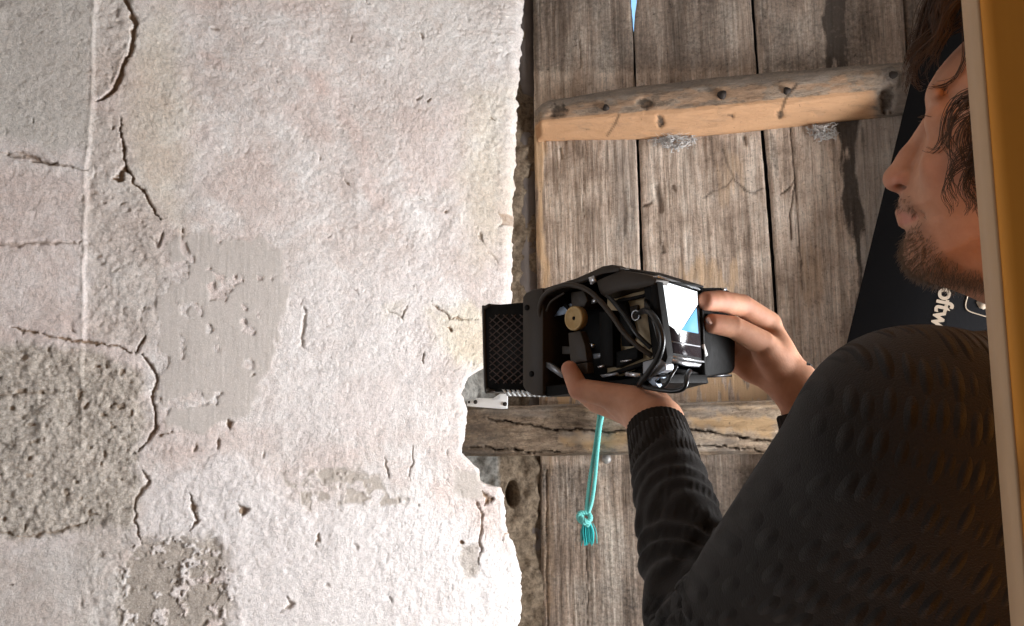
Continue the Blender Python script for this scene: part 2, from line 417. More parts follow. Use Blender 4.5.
# ---- left wall: plaster with broken edge towards the door
wa = math.radians(20)
WP0 = P(525, 313, 1.80); WN = np.array([math.sin(wa), -math.cos(wa), 0]); WT = np.array([-math.cos(wa), -math.sin(wa), 0])
EDGE = [(528, -140), (527, 0), (524, 60), (521, 100), (519, 150), (517, 200), (516, 250), (516, 290), (512, 318), (502, 345), (487, 366), (476, 373), (467, 378), (465.5, 387), (462, 393),
        (465, 401), (467, 410), (465.5, 433), (462.5, 453), (469, 460), (480, 470), (481.5, 481), (491, 486), (501, 487), (505, 505), (505, 523), (515, 550), (522, 577), (522, 604), (520, 626), (521, 780), (521, 1500)]
ez, es, eyp = [], [], []
for x, y in EDGE:
    h_ = hit(x, y, WP0, WN); ez.append(h_[2]); es.append((h_ - WP0) @ WT); eyp.append(y)
ez = np.array(ez); es = np.array(es)
o_ = np.argsort(ez); ez = ez[o_]; es = es[o_]; eyp = np.array(eyp)[o_]
def wall_edge(z): return np.interp(z, ez, es)

def wall_features(x, y, s, z):
    """relief in metres and the masks, from shapes laid on the wall (measured in photo pixels of its plane)"""
    jx = x + 9 * (fbm(s * 28, z * 28, 3, 11) - .5) * 2; jy = y + 9 * (fbm(s * 28, z * 28, 3, 15) - .5) * 2
    fx = x + 4.5 * (fbm(s * 55, z * 55, 5, 21, .62) - .5) * 2; fy = y + 4.5 * (fbm(s * 55, z * 55, 5, 25, .62) - .5) * 2
    def pat(pts, soft=6, amp=1.0):
        return sstep(-soft, soft, poly_sd(x + (jx - x) * amp, y + (jy - y) * amp, pts))
    # patches
    gch = 1 - sstep(.66, .72, fbm(s * 34, z * 30, 4, 37)); grey = gch * pat([(172, 236), (205, 232), (245, 238), (286, 254), (293, 285), (283, 330), (268, 372), (252, 418), (215, 428), (168, 432), (160, 395), (166, 345), (159, 300), (166, 262)], 4, 1.5)
    flak = sstep(.55, .64, fbm(s * 45, z * 45, 4, 31))
    grey = np.maximum(grey, .8 * pat([(285, 480), (318, 474), (372, 474), (404, 494), (402, 506), (352, 500), (300, 500)], 5, 1.4) * sstep(.36, .5, fbm(s * 60, z * 60, 3, 35)))
    grey = np.maximum(grey, .85 * pat([(452, 470), (478, 474), (481, 494), (466, 500), (453, 492)], 3, .4))
    beige = pat([(112, 660), (122, 575), (146, 534), (196, 530), (226, 552), (237, 600), (232, 660)], 10, 1.3) * (1 - sstep(.58, .62, fbm(s * 62, z * 62, 5, 41, .6)))
    beige = np.maximum(beige, .8 * pat([(459, 545), (478, 543), (480, 570), (473, 579), (462, 577)], 3, .4))
    beige = np.maximum(beige, .35 * pat([(-40, 560), (80, 548), (86, 660), (-40, 660)], 12))
    beige = np.maximum(beige, .85 * pat([(280, 478), (318, 472), (372, 472), (406, 494), (402, 507), (352, 502), (296, 502)], 5, 1.6) * sstep(.42, .52, fbm(s * 60, z * 60, 4, 35)))
    beige = np.maximum(beige, .5 * pat([(452, 470), (478, 472), (482, 494), (466, 500), (453, 492)], 3, .5))
    rough = pat([(-400, 352), (60, 345), (105, 352), (140, 372), (150, 420), (140, 455), (138, 500), (130, 530), (85, 528), (50, 536), (-400, 540)], 7)
    rough = np.maximum(rough, .45 * pat([(90, 108), (118, 120), (122, 165), (155, 215), (165, 255), (155, 345), (95, 342), (82, 220)], 10))
    rough = np.maximum(rough, .45 * pat([(98, -40), (132, -40), (126, 60), (104, 98), (92, 98)], 6))
    rough = np.maximum(rough, .45 * pat([(80, 500), (135, 515), (128, 640), (78, 640)], 12))
    gwash = .85 * pat([(-400, -300), (96, -300), (94, 110), (88, 150), (50, 150), (0, 140), (-400, 140)], 9)
    gwash = np.maximum(gwash, .30 * pat([(330, -300), (520, -300), (505, 110), (430, 95), (380, 30)], 45))
    gwash = np.maximum(gwash, .55 * pat([(186, 245), (276, 250), (285, 300), (262, 322), (200, 330), (180, 300)], 12) * grey)
    white = pat([(160, 470), (240, 452), (300, 500), (420, 500), (450, 520), (520, 560), (530, 660), (230, 660), (226, 590), (212, 548), (170, 532), (145, 525)], 14, 1.5) * .85
    white = np.maximum(white, .5 * pat([(280, 270), (430, 260), (440, 330), (420, 420), (300, 460), (262, 440), (275, 350)], 30))
    pink = .5 * sstep(14, 0, polyline_dist(jx, jy, [(300, 70), (340, 100), (362, 150), (378, 205)])[0]) + .35 * sstep(.5, .72, fbm(s * 9, z * 9, 3, 51))
    pink = np.maximum(pink, .6 * sstep(10, 0, polyline_dist(jx, jy, [(200, 55), (222, 62)])[0]))
    pink = np.maximum(pink, .5 * pat([(430, 480), (450, 478), (458, 545), (440, 555), (425, 520)], 8))
    pink = np.maximum(pink, .4 * pat([(-400, 160), (85, 172), (82, 345), (-400, 350)], 12))
    yell = .6 * pat([(425, 312), (470, 300), (510, 330), (485, 368), (452, 362)], 12) + .42 * pat([(470, 90), (512, 90), (505, 240), (478, 260), (462, 180)], 25)
    yell = np.maximum(yell, .35 * pat([(135, 20), (170, 10), (190, 110), (180, 230), (140, 190), (122, 110)], 22)) + .4 * pat([(378, 305), (402, 302), (406, 318), (385, 322)], 5)
    # relief
    amp = .35 + .9 * rough + .25 * sstep(.4, .7, fbm(s * 5, z * 5, 3, 61)); amp = amp * (1 - .85 * np.maximum(grey, .6 * beige)) + .04
    h = .012 * (fbm(s * 2.6, z * 2.6, 3, 71) - .5) + amp * (.009 * (fbm(s * 26, z * 26, 4, 75) - .5) + .0060 * (fbm(s * 85, z * 85, 4, 81, .6) - .5))
    rid = np.abs(fbm(s * 34 + 2 * fbm(s * 9, z * 9, 2, 91), z * 34, 3, 93) - .5)
    vein = sstep(.020, 0, rid) * sstep(.45, .6, fbm(s * 7, z * 7, 3, 97)) * (1 - grey)
    h -= .0016 * vein
    pits = sstep(.735, .80, fbm(s * 70, z * 70, 2, 101)) * (.25 + rough) * (1 - grey); h -= .003 * pits
    h += .0025 * grey + .0007 * grey * (fbm(s * 240, z * 16, 3, 111) - .5) - .0025 * beige - .002 * flak * beige
    h += .0022 * pat([(170, 470), (230, 455), (300, 505), (520, 560), (530, 660), (235, 660), (215, 548), (160, 530)], 3, 1.6)
    # step at the vertical joint and the bed joints on the left
    jl = np.interp(y, [-300, 0, 100, 175, 340, 626, 900], [100, 95, 92, 86, 83, 79, 76]) + .25 * (jx - x)
    h += .004 * sstep(2.0, -2.0, x - jl) * sstep(420, 330, y); h += .0022 * np.exp(-((x - jl) / 2.2) ** 2) * (y < 450)
    dirt = .3 * vein + .5 * pits
    def crack(pts, w, dep, col=1.0, taper=True):
        nonlocal h, dirt
        d, t = polyline_dist(fx, fy, pts)
        ww = w * (np.sin(np.pi * np.clip(t, .04, .96)) ** .7 if taper else sstep(0, .12, t) * sstep(1.02, .85, t)) * (.55 + .9 * fbm(s * 60, z * 60, 3, 121)) + .15
        k = sstep(ww * 1.3, ww * .35, d); h = h - dep * k; dirt = np.maximum(dirt, col * sstep(ww * 1.25, ww * .5, d))
    crack([(124, -30), (127, 0), (132, 14), (135, 25), (132, 45), (127, 60), (120, 75), (112, 90), (101, 99), (94, 102)], 2.5, .010, 1., False)
    crack([(119, 118), (122, 140), (123, 158), (126, 166)], 1.7, .008)
    crack([(112, 176), (120, 178), (126, 168), (129, 172)], 3.0, .010)
    crack([(126, 166), (134, 180), (145, 195), (157, 212), (161, 219)], 1.4, .008)
    crack([(-60, 150), (10, 154), (40, 162), (58, 162), (88, 169)], 2.2, .005, .55)
    crack([(16, 152), (48, 164), (58, 160)], 2.6, .007, .7)
    crack([(10, 326), (25, 331), (45, 335), (82, 341), (98, 344), (118, 347), (136, 352)], 1.5, .006, .9, False)
    crack([(136, 354), (142, 341), (146, 336)], 2.2, .008, .9)
    crack([(136, 352), (148, 362), (157, 377), (152, 398), (155, 412), (158, 425), (149, 440), (135, 455)], 1.7, .007, .8, False)
    crack([(140, 466), (150, 480), (136, 498), (133, 520), (144, 545)], 1.6, .006, .7)
    crack([(-60, 241), (20, 244), (55, 241), (82, 243)], 2.4, .004, .55); crack([(-60, 392), (30, 393), (70, 391)], 2.0, .004, .45)
    crack([(-60, 532), (10, 534), (30, 537), (60, 530), (92, 522)], 2.2, .005, .6)
    crack([(155, 436), (165, 434), (175, 432)], 1.2, .004, .8); crack([(150, 236), (158, 246), (166, 230)], 2.0, .005, .5)
    crack([(188, 494), (193, 508), (197, 520), (190, 530)], 2.2, .008, .8); crack([(239, 505), (245, 509), (243, 515)], 2.8, .008, .85)
    crack([(226, 422), (229, 428)], 3.4, .008, .8); crack([(219, 440), (219, 448)], 2.2, .006, .6)
    crack([(303, 300), (305, 320), (301, 345), (308, 352)], 1.6, .004, .5); crack([(478, 500), (482, 520), (481, 545), (478, 565)], 1.6, .006, .7)
    crack([(318, 532), (315, 548)], 1.4, .005, .8); crack([(287, 595), (290, 603), (282, 612)], 2.0, .006, .6); crack([(385, 455), (386, 472), (388, 480)], 1.2, .004, .7)
    crack([(432, 300), (441, 310), (450, 318), (478, 320)], 1.1, .005, .8); crack([(448, 327), (452, 330)], 2.2, .006, .9); crack([(496, 212), (504, 218), (500, 226)], 2.0, .005, .7)
    crack([(480, 232), (482, 242)], 1.2, .004, .6); crack([(488, 250), (498, 262)], 1.0, .003, .6); crack([(426, 352), (424, 364)], 1.2, .005, .7); crack([(388, 310), (402, 318), (408, 306)], 1.3, .005, .6)
    crack([(500, 542), (506, 530), (512, 540), (515, 552)], 1.3, .006, .8); crack([(484, 492), (490, 500), (486, 506)], 2.6, .008, .9); crack([(410, 480), (413, 460), (414, 445)], 1.2, .004, .5)
    crack([(420, 32), (424, 38)], 1.6, .004, .7); crack([(488, 114), (496, 120)], 1.0, .004, .8); crack([(344, 180), (347, 187)], 1.4, .004, .7)
    r2 = np.random.default_rng(5)
    for k in range(34):                        # small chips and nicks
        cx, cy = r2.uniform(0, 520), r2.uniform(0, 626); a = r2.uniform(0, 3.1); L = r2.uniform(1, 5)
        m_ = (np.abs(x - cx) < 16) & (np.abs(y - cy) < 16)
        if not m_.any(): continue
        d, t = polyline_dist(fx[m_], fy[m_], [(cx, cy), (cx + L * math.cos(a), cy + L * math.sin(a))]); w = r2.uniform(.7, 1.7)
        h[m_] -= .004 * sstep(w * 1.4, w * .3, d); dirt[m_] = np.maximum(dirt[m_], r2.uniform(.4, .85) * sstep(w * 1.3, w * .5, d))
    d, _ = polyline_dist(x, y, [(461.5, 542), (462, 542.5)]); h -= .006 * sstep(2.4, 1.2, d); dirt = np.maximum(dirt, 1.3 * sstep(2.4, 1.5, d))
    d, _ = polyline_dist(x, y, [(241, 511), (241.5, 511.5)]); dirt = np.maximum(dirt, 1.2 * sstep(3, 1.5, d))
    A = np.stack([grey, beige, np.clip(rough, 0, 1), white], -1); B = np.stack([np.clip(dirt, 0, 1.3), np.clip(pink, 0, 1), np.clip(yell, 0, 1), gwash], -1)
    return h, A, B
zr = np.concatenate([np.linspace(0, .88, 14)[:-1], np.linspace(.88, 2.34, 700), np.linspace(2.34, 2.75, 6)[1:]])
sc_ = np.concatenate([np.linspace(0.0, 1.16, 600), np.linspace(1.16, 3.4, 24)[1:]])
zz = zr[:, None] + 0 * sc_[None, :]; ed = wall_edge(zr)
rad = (.010 + .020 * sstep(1.46, 1.60, zr))[:, None]           # the arris is rounder above the bar
fd_ = sstep(.0, .30, sc_)[None, :]; ss = (ed[:, None] + rad) * (1 - fd_) + sc_[None, :]
pw = WP0[None, None, :] + WT * ss[..., None]; pw[..., 2] = zz
x_, y_, _d = proj(pw.reshape(-1, 3)); x_ = x_.reshape(zz.shape); y_ = y_.reshape(zz.shape)
hh, mA, mB = wall_features(x_.ravel(), y_.ravel(), ss.ravel(), zz.ravel())
hh = hh.reshape(zz.shape)
front = pw + WN * hh[..., None]
# rounded edge and return into the reveal
nroll = 12; roll = []
for k in range(nroll, 0, -1):
    if k <= 6:
        a = k / 6 * math.pi / 2; sx = -math.sin(a) * rad[:, 0]; dx = -(1 - math.cos(a)) * rad[:, 0]
    else:
        sx = -rad[:, 0] - 0.000 * (k - 6); dx = -rad[:, 0] - (k - 6) * .026
    s_r = ed + rad[:, 0] + sx + .004 * (fbm(zr * 60, np.full(len(zr), k * .7), 3, 131) - .5) * min(k, 4)
    q = WP0[None, :] + WT * s_r[:, None]; q[:, 2] = zr
    roll.append(q + WN * (hh[:, 0] * max(0, 1 - k / 6) + dx + .006 * (fbm(zr * 40, np.full(len(zr), k * .9), 3, 141) - .5) * (k > 3))[:, None])
allp = np.concatenate([np.stack(roll, 1), front], 1)
mA = np.concatenate([np.repeat(mA.reshape(*zz.shape, 4)[:, :1], nroll, 1), mA.reshape(*zz.shape, 4)], 1)
mB = np.concatenate([np.repeat(mB.reshape(*zz.shape, 4)[:, :1], nroll, 1), mB.reshape(*zz.shape, 4)], 1)
for k in range(nroll - 6): mA[:, k, 2] = .8
nr_, nc_ = allp.shape[:2]
wall = obj('wall_left', allp.reshape(-1, 3), grid_quads(nr_, nc_)[:, ::-1], M_PLASTER, attrs={'mask_a': mA.reshape(-1, 4), 'mask_b': mB.reshape(-1, 4)})
tag(wall, 'cracked whitewashed plaster wall with grey patches left of the plank door', 'wall', kind='structure')

# ---- rubble core showing in the broken corner
zc = np.linspace(.0, 2.75, 420); sc2 = np.linspace(.30, -.16, 110)
S2, Z2 = np.meshgrid(sc2, zc); q = WP0[None, None, :] + WT * S2[..., None]; q[..., 2] = Z2
xc, yc, _d = proj(q.reshape(-1, 3)); xc = xc.reshape(S2.shape); yc = yc.reshape(S2.shape)
hc = -.115 + .05 * (fbm(S2 * 9, Z2 * 9, 3, 151) - .5) + .022 * (fbm(S2 * 40, Z2 * 40, 4, 155) - .5)
hc += .05 * sstep(500, 470, xc) * sstep(360, 375, yc) * sstep(404, 398, yc)
hc -= .05 * sstep(9, 4, np.hypot((xc - 531) * 1.2, (yc - 499) * .55))
q = q + WN * hc[..., None]
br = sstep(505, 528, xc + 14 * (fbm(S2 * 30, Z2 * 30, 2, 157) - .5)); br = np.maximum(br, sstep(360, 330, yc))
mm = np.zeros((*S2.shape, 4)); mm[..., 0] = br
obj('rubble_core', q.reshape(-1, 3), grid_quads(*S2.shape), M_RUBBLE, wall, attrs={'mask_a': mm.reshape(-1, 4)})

# ---- the plank door
da = math.radians(15)
DP0 = P(533, 313, 1.92); DN = np.array([-math.sin(da), -math.cos(da), 0]); DT = np.array([math.cos(da), -math.sin(da), 0])
def D(x, y, off=0.0): return hit(x, y, DP0 + DN * off, DN)
def dt(x, y, off=0.0):
    h_ = D(x, y, off); return (h_ - DP0) @ DT, h_[2]
door = empty('door_1', tuple(np.append((DP0 + DT * .4)[:2], 0)), 'weathered grey-brown plank door with batten behind the man', 'door'); door['kind'] = 'structure'
ZT = 2.61
def line_t(pts, off=0.0):
    a = sorted([dt(x, y, off)[::-1] for x, y in pts]); z = [v[0] for v in a]; t = [v[1] for v in a]
    # straight continuation past both ends
    z = [z[0] - 2] + z + [z[-1] + 1]; s0 = (t[1] - t[0]) / (z[2] - z[1] + 1e-9); s1 = (t[-1] - t[-2]) / (z[-2] - z[-3] + 1e-9)
    t = [t[0] - 2 * s0 * .3] + t + [t[-1] + s1 * .12]
    return lambda q: np.interp(q, z, t)
L0 = line_t([(533, 0), (534, 150), (537, 300), (540, 460), (541, 626)])
R0 = line_t([(629.8, 0), (631.9, 24), (634.0, 85), (637, 170), (640, 270), (646, 455), (652, 626)])
L1 = line_t([(636.2, 0), (633.4, 24), (636.0, 85), (639.5, 170), (643, 270), (648, 455), (654, 626)])
R1 = line_t([(751, 0), (757, 80), (760, 120), (768, 220), (775, 315), (784, 455), (795, 626)])
L2 = line_t([(754, 0), (759.5, 80), (763.5, 120), (772, 220), (778, 315), (787, 455), (798, 626)])
R2 = line_t([(903, 0), (909, 80), (920, 240), (935, 455), (948, 626)])
L3 = line_t([(905, 0), (911, 80), (922, 240), (937, 455), (950, 626)])
def plank(Lf, Rf, seed, o_top=.0, thick=.032, ncol=90, label=None, dark=0.0):
    zs = np.concatenate([np.linspace(0.02, .9, 12)[:-1], np.linspace(.9, 2.34, 420), [ZT]])
    a = np.linspace(0, 1, ncol); L = Lf(zs); R = Rf(zs)
    T_ = L[:, None] * (1 - a) + R[:, None] * a; Z_ = zs[:, None] + 0 * a
    wob = .0022 * (fbm(zs * 45, zs * 0 + seed, 4, 200 + seed) - .5); T_[:, 0] += wob; T_[:, -1] -= .0022 * (fbm(zs * 45, zs * 0 + seed + 9, 4, 220) - .5)
    e = np.minimum(T_ - L[:, None], R[:, None] - T_)
    rel = -.004 * np.exp(-np.clip(e, 0, 1) / .0028)
    grain = fbm(T_ * 260 + 3 * fbm(T_ * 12, Z_ * 2.2, 2, 240 + seed), Z_ * 4 + seed * 9, 3, 250 + seed); rel += .0022 * (grain - .5)
    rel += .004 * (fbm(T_ * 9, Z_ * 3, 3, 260 + seed) - .5) + .0016 * (fbm(T_ * 120, Z_ * 30, 2, 264 + seed) - .5)
    pos = DP0 + DT * T_[..., None]; pos[..., 2] = Z_
    x, y, _ = proj(pos.reshape(-1, 3)); x = x.reshape(T_.shape); y = y.reshape(T_.shape)
    jx = x + 9 * (fbm(T_ * 60, Z_ * 14, 4, 270) - .5) * 2; jy = y + 34 * (fbm(T_ * 90, Z_ * 9, 4, 275) - .5) * 2
    def pat(pts, soft=6): return sstep(-soft, soft, poly_sd(jx, jy, pts))
    raw = np.zeros_like(T_); stain_shade = np.full_like(T_, 0.0); gr = np.zeros_like(T_); cut = np.zeros_like(T_)
    raw = np.maximum(raw, .75 * pat([(530, 130), (546, 132), (549, 300), (536, 310)], 5)); raw = np.maximum(raw, .65 * pat([(665, 275), (700, 255), (735, 262), (748, 290), (735, 300), (690, 300)], 14))
    raw = np.maximum(raw, .95 * pat([(680, 375), (775, 368), (780, 404), (690, 404)], 6)); raw = np.maximum(raw, .95 * pat([(538, 384), (640, 384), (640, 404), (538, 404)], 4))
    raw = np.maximum(raw, .5 * pat([(708, 140), (752, 142), (748, 192), (712, 196)], 16)); raw = np.maximum(raw, .45 * pat([(790, 250), (835, 240), (840, 300), (800, 330)], 18))
    raw = np.maximum(raw, .5 * pat([(540, 455), (552, 455), (556, 620), (542, 620)], 4))
    stain_shade = np.maximum(stain_shade, .95 * pat([(832, 110), (858, 104), (860, 180), (863, 235), (866, 330), (858, 330), (852, 240), (842, 205), (843, 160), (834, 140)], 5))
    stain_shade = np.maximum(stain_shade, .9 * pat([(826, -40), (848, -40), (850, 66), (822, 70)], 5)); stain_shade = np.maximum(stain_shade, .6 * pat([(756, -40), (772, -40), (776, 80), (760, 82)], 4)); stain_shade = np.maximum(stain_shade, .42 * pat([(862, -20), (872, -20), (874, 60), (860, 60)], 5))
    stain_shade = np.maximum(stain_shade, .55 * pat([(566, 14), (580, 18), (582, 62), (566, 66)], 7)); stain_shade = np.maximum(stain_shade, .5 * pat([(683, 0), (693, 0), (694, 50), (684, 52)], 4)); stain_shade = np.maximum(stain_shade, .45 * pat([(618, 195), (636, 190), (637, 258), (622, 256)], 7))
    stain_shade = np.maximum(stain_shade, .45 * pat([(605, 300), (640, 280), (640, 330), (610, 330)], 6)); stain_shade = np.maximum(stain_shade, .5 * pat([(764, 150), (778, 150), (780, 185), (766, 190)], 6))
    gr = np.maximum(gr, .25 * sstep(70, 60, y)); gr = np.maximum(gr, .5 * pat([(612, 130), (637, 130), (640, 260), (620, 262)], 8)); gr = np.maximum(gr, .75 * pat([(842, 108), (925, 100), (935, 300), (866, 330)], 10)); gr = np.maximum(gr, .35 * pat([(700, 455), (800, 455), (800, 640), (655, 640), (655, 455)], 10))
    stain_shade = np.maximum(stain_shade, .56 * sstep(455, 470, y) * (.5 + fbm(T_ * 20, Z_ * 5, 3, 277))); stain_shade = np.maximum(stain_shade, .50 * sstep(80, 66, y) * (.35 + 1.3 * fbm(T_ * 14, Z_ * 5, 3, 279))); stain_shade = np.maximum(stain_shade, dark)  # shade above the batten and below the bar, painted as blotchy darkening
    fx = x + 1.6 * (fbm(T_ * 60, Z_ * 40, 4, 281) - .5) * 2; fy = y + 2 * (fbm(T_ * 60, Z_ * 40, 4, 283) - .5) * 2
    def crack(pts, w, dep, c=1.0):
        nonlocal rel, cut
        d, t = polyline_dist(fx, fy, pts); k = sstep(w * 1.3, w * .3, d) * (.4 + .9 * fbm(T_ * 90, Z_ * 60, 3, 285)); rel -= dep * k; cut = np.maximum(cut, .8 * c * k)
    crack([(787, 108), (793, 160), (795, 182), (790, 215), (791, 240)], .9, .006); crack([(795, 182), (800, 250), (803, 290)], .8, .004, .8)
    crack([(703, 197), (727, 184), (733, 178), (728, 165), (722, 150)], 1.0, .0012, .8); crack([(733, 178), (745, 190), (756, 194), (763, 188)], 1.1, .0012, .9); crack([(780, 194), (788, 190), (795, 178)], .9, .004, .8)
    crack([(580, 40), (580.5, 68)], .8, .004, .5); crack([(657, 186), (659, 200), (660, 210)], 3.0, .005, .55); crack([(673, 186), (674, 190)], 2.0, .005, .6); crack([(662, 246), (663, 252)], 2.0, .005, .7)
    crack([(560, 148), (561, 158)], 1.5, .004, .6); crack([(643, 205), (650, 202)], 1.5, .005, .7); crack([(743, 136), (745, 144)], 2.2, .005, .7); crack([(585, 500), (588, 626)], .7, .003, .5); crack([(546, 470), (548, 626)], .9, .004, .6)
    crack([(583, 130), (584, 290)], .45, .002, .4); crack([(667, 40), (668, 84)], .6, .003, .6)
    pos = pos + DN * (o_top + rel)[..., None]
    back = DP0 + DT * T_[:, [-1, 0]][..., None]; back[..., 2] = Z_[:, :2]; back = back + DN * (o_top - thick)
    rings = np.concatenate([pos, back], 1)
    att = np.stack([raw, stain_shade, gr, cut], -1); att = np.concatenate([att, att[:, [-1, 0]]], 1).reshape(-1, 4); att = np.concatenate([att, att[:2]])
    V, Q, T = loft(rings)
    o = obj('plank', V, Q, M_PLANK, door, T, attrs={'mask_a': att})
    if label: o['label'] = label
    return o
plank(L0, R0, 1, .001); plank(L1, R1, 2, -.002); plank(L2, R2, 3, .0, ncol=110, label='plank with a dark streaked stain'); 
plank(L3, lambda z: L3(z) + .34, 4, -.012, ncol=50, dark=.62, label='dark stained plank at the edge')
# hidden cover strips behind the joints; the first one stops short so that daylight shows through the top of the joint
def strip(tf, z0, z1, w):
    b = MB(); n = 12
    zs = np.linspace(z0, z1, n); r_ = []
    for z in zs:
        t = float(tf(z)); r_.append([DP0 * np.array([1, 1, 0]) + DT * (t + s * w) + DN * o + np.array([0, 0, z]) for s, o in ((-1, -.040), (1, -.040), (1, -.055), (-1, -.055))])
    V, Q, T = loft(np.array(r_)); b.add(V, Q, T); return b.build('cover_strip', M_DARKWOOD, door)
strip(L1, .02, dt(633, 24)[1], .03); strip(L2, .02, ZT, .03); strip(L3, .02, ZT, .03)

# batten across the top of the door
def board_rings(pts_top, pts_bot, prof, n, off0, seed, x_ext=None):
    pass
tl = [dt(x, y, .04) for x, y in ((533, 106), (548, 99), (632, 85), (752, 72), (905, 60))]; bl = [dt(x, y, .04) for x, y in ((541, 136), (640, 134), (700, 131), (780, 123), (872, 113), (905, 110))]
tt = np.linspace(tl[0][0], tl[-1][0] + .10, 260)
zt = np.interp(tt, [a for a, _ in tl], [b for _, b in tl]); zt[tt > tl[-1][0]] += (tt[tt > tl[-1][0]] - tl[-1][0]) * 0
zb = np.interp(tt, [a for a, _ in bl], [b for _, b in bl])
sec = np.array([(0.0, -.0), (.012, .0), (.030, .0), (.040, .10), (.0445, .20), (.046, .30), (.0465, .40), (.047, .5), (.0465, .58), (.045, .64), (.040, .70), (.032, .80), (.024, .90), (.014, .98), (0, 1.0)])   # (offset from door, fraction down)
m_ = 44; u = np.linspace(0, len(sec) - 1, m_); so = np.interp(u, np.arange(len(sec)), sec[:, 0]); sf = np.interp(u, np.arange(len(sec)), sec[:, 1])
T_ = tt[:, None] + 0 * so; Zb = zt[:, None] * (1 - sf) + zb[:, None] * sf
endr = sstep(0, .02, tt - tt[0])[:, None]
O_ = so[None, :] * (.55 + .45 * endr) + .0035 * (fbm(T_ * 14, Zb * 60, 4, 301) - .5) * (so > .01) + .0015 * (fbm(T_ * 30, Zb * 300, 3, 305) - .5)
pos = DP0 * np.array([1, 1, 0]) + DT * T_[..., None] + DN * O_[..., None]; pos[..., 2] = Zb + .003 * (fbm(T_ * 18, T_ * 0 + sf * 3, 3, 309) - .5)
x, y, _ = proj(pos.reshape(-1, 3)); x = x.reshape(T_.shape); y = y.reshape(T_.shape)
nz = fbm(T_ * 30, Zb * 90, 3, 311)
raw = np.where(sf[None, :] > .57, 1.0,   .55 * sstep(.20, .32, sf[None, :] + .3 * (nz - .5))) * sstep(885, 868, x) * np.ones_like(T_) - .25 * (nz < .42)
gry = sstep(.30, .18, sf[None, :] + .35 * (nz - .5)) * np.ones_like(T_) * .75; gry = np.maximum(gry, .8 * sstep(862, 890, x)); gry = np.maximum(gry, .22 * (sf[None, :] < .55) * np.ones_like(T_))
stn = .35 * sstep(.16, .05, sf[None, :]) * np.ones_like(T_); cutb = np.zeros_like(T_)
def bspot(cx, cy, rx, ry, d=.9, dep=.004):
    global stn, pos
    k = sstep(1.3, .6, np.hypot((x - cx) / rx, (y - cy) / ry) + 1.1 * (fbm(T_ * 130, Zb * 130, 3, 313) - .5)); stn = np.maximum(stn, d * k); pos = pos - DN * (dep * k)[..., None]
bspot(645, 103, 9, 5, .75); bspot(888, 98, 7, 14, .7, .012); bspot(660, 121, 4, 6, .8); bspot(557, 110, 9, 7, .8); bspot(780, 115, 5, 4, .6); bspot(730, 115, 4, 2, .6); bspot(893, 76, 11, 10, .55, -.006)
d_, _p2 = polyline_dist(x, y, [(607, 136), (614, 126), (619, 115)]); cutb = np.maximum(cutb, .7 * sstep(1.6, .6, d_)); d_, _p2 = polyline_dist(x, y, [(779, 118), (786, 98), (797, 84)]); cutb = np.maximum(cutb, .75 * sstep(2.0, .8, d_))
att = np.stack([np.clip(raw, 0, 1), stn, gry, cutb], -1).reshape(-1, 4); att = np.concatenate([att, att[:2]])
V, Q, T = loft(pos); batten = obj('batten', V, Q, M_BATTEN, door, T, attrs={'mask_a': att}); batten['label'] = 'tapered cross batten with bare orange lower edge'
for (nx, ny, rr) in ((606, 108, .0075), (722, 95, .010), (787, 91, .008), (893, 76, .011)):    # hand-forged nail heads
    c = D(nx, ny, .047); b = MB(); th = np.arange(10) * 2 * math.pi / 10; upv = np.array([0, 0, 1.0]); rg = []
    for (rf, o) in ((.9, -.006), (1.0, .002), (.72, .006), (.2, .0075)):
        rg.append([c + rr * rf * (1 + .12 * math.sin(3 * t_ + nx)) * (math.cos(t_) * DT + math.sin(t_) * upv) + DN * o for t_ in th])
    V, Q, T = loft(np.array(rg)); b.add(V, Q, T); b.build('nail', M_IRON, batten)

# ---- the bar across the door, its end sunk in the broken wall
tb0, zb0 = dt(452, 430, .08); tb1 = dt(812, 430, .08)[0]
ztop = dt(600, 403.5, .08)[1]; zbot = dt(600, 455, .08)[1]
tt = np.linspace(tb0, tb1, 380)
peri = []
for k in range(6): peri.append((.0 + .08 * k / 6, 0.))
for k in range(40): peri.append((.08, k / 40))
for k in range(6): peri.append((.08 - .08 * k / 6, 1.))
peri = np.array(peri); so, sf = peri[:, 0] + .004, peri[:, 1]
T_ = tt[:, None] + 0 * so; Zb = ztop * (1 - sf) + zbot * sf + 0 * T_
frontm = ((so > .08) & (sf > .01) & (sf < .99))[None, :] * np.ones_like(T_)
O_ = so[None, :] + frontm * (.010 * (fbm(T_ * 6, Zb * 14, 3, 321) - .5) + .005 * (fbm(T_ * 14, Zb * 130, 3, 325) - .5)) - .005 * frontm * (np.minimum(sf, 1 - sf) < .06)
pos = DP0 * np.array([1, 1, 0]) + DT * T_[..., None] + DN * O_[..., None]
pos[..., 2] = Zb + .006 * (fbm(T_ * 9, T_ * 0 + sf * 2, 4, 329) - .5)
x, y, _ = proj(pos.reshape(-1, 3)); x = x.reshape(T_.shape); y = y.reshape(T_.shape)
fx, fy = x, y + 3.2 * (fbm(T_ * 45, Zb * 30, 5, 331, .65) - .5) * 2
raw = np.zeros_like(T_); cutb = np.zeros_like(T_)
for pts, a in (([(555, 432), (630, 434), (628, 452), (560, 446)], .85), ([(690, 415), (775, 418), (775, 438), (690, 428)], .95), ([(560, 404), (640, 404), (640, 416), (560, 412)], .55), ([(690, 403), (780, 402), (780, 410), (690, 410)], .6), ([(480, 404), (560, 405), (560, 411), (500, 411)], .4)):
    raw = np.maximum(raw, a * sstep(-8, 8, poly_sd(x + 10 * (fbm(T_ * 40, Zb * 160, 4, 339) - .5), y + (fy - y) * 3, pts)))
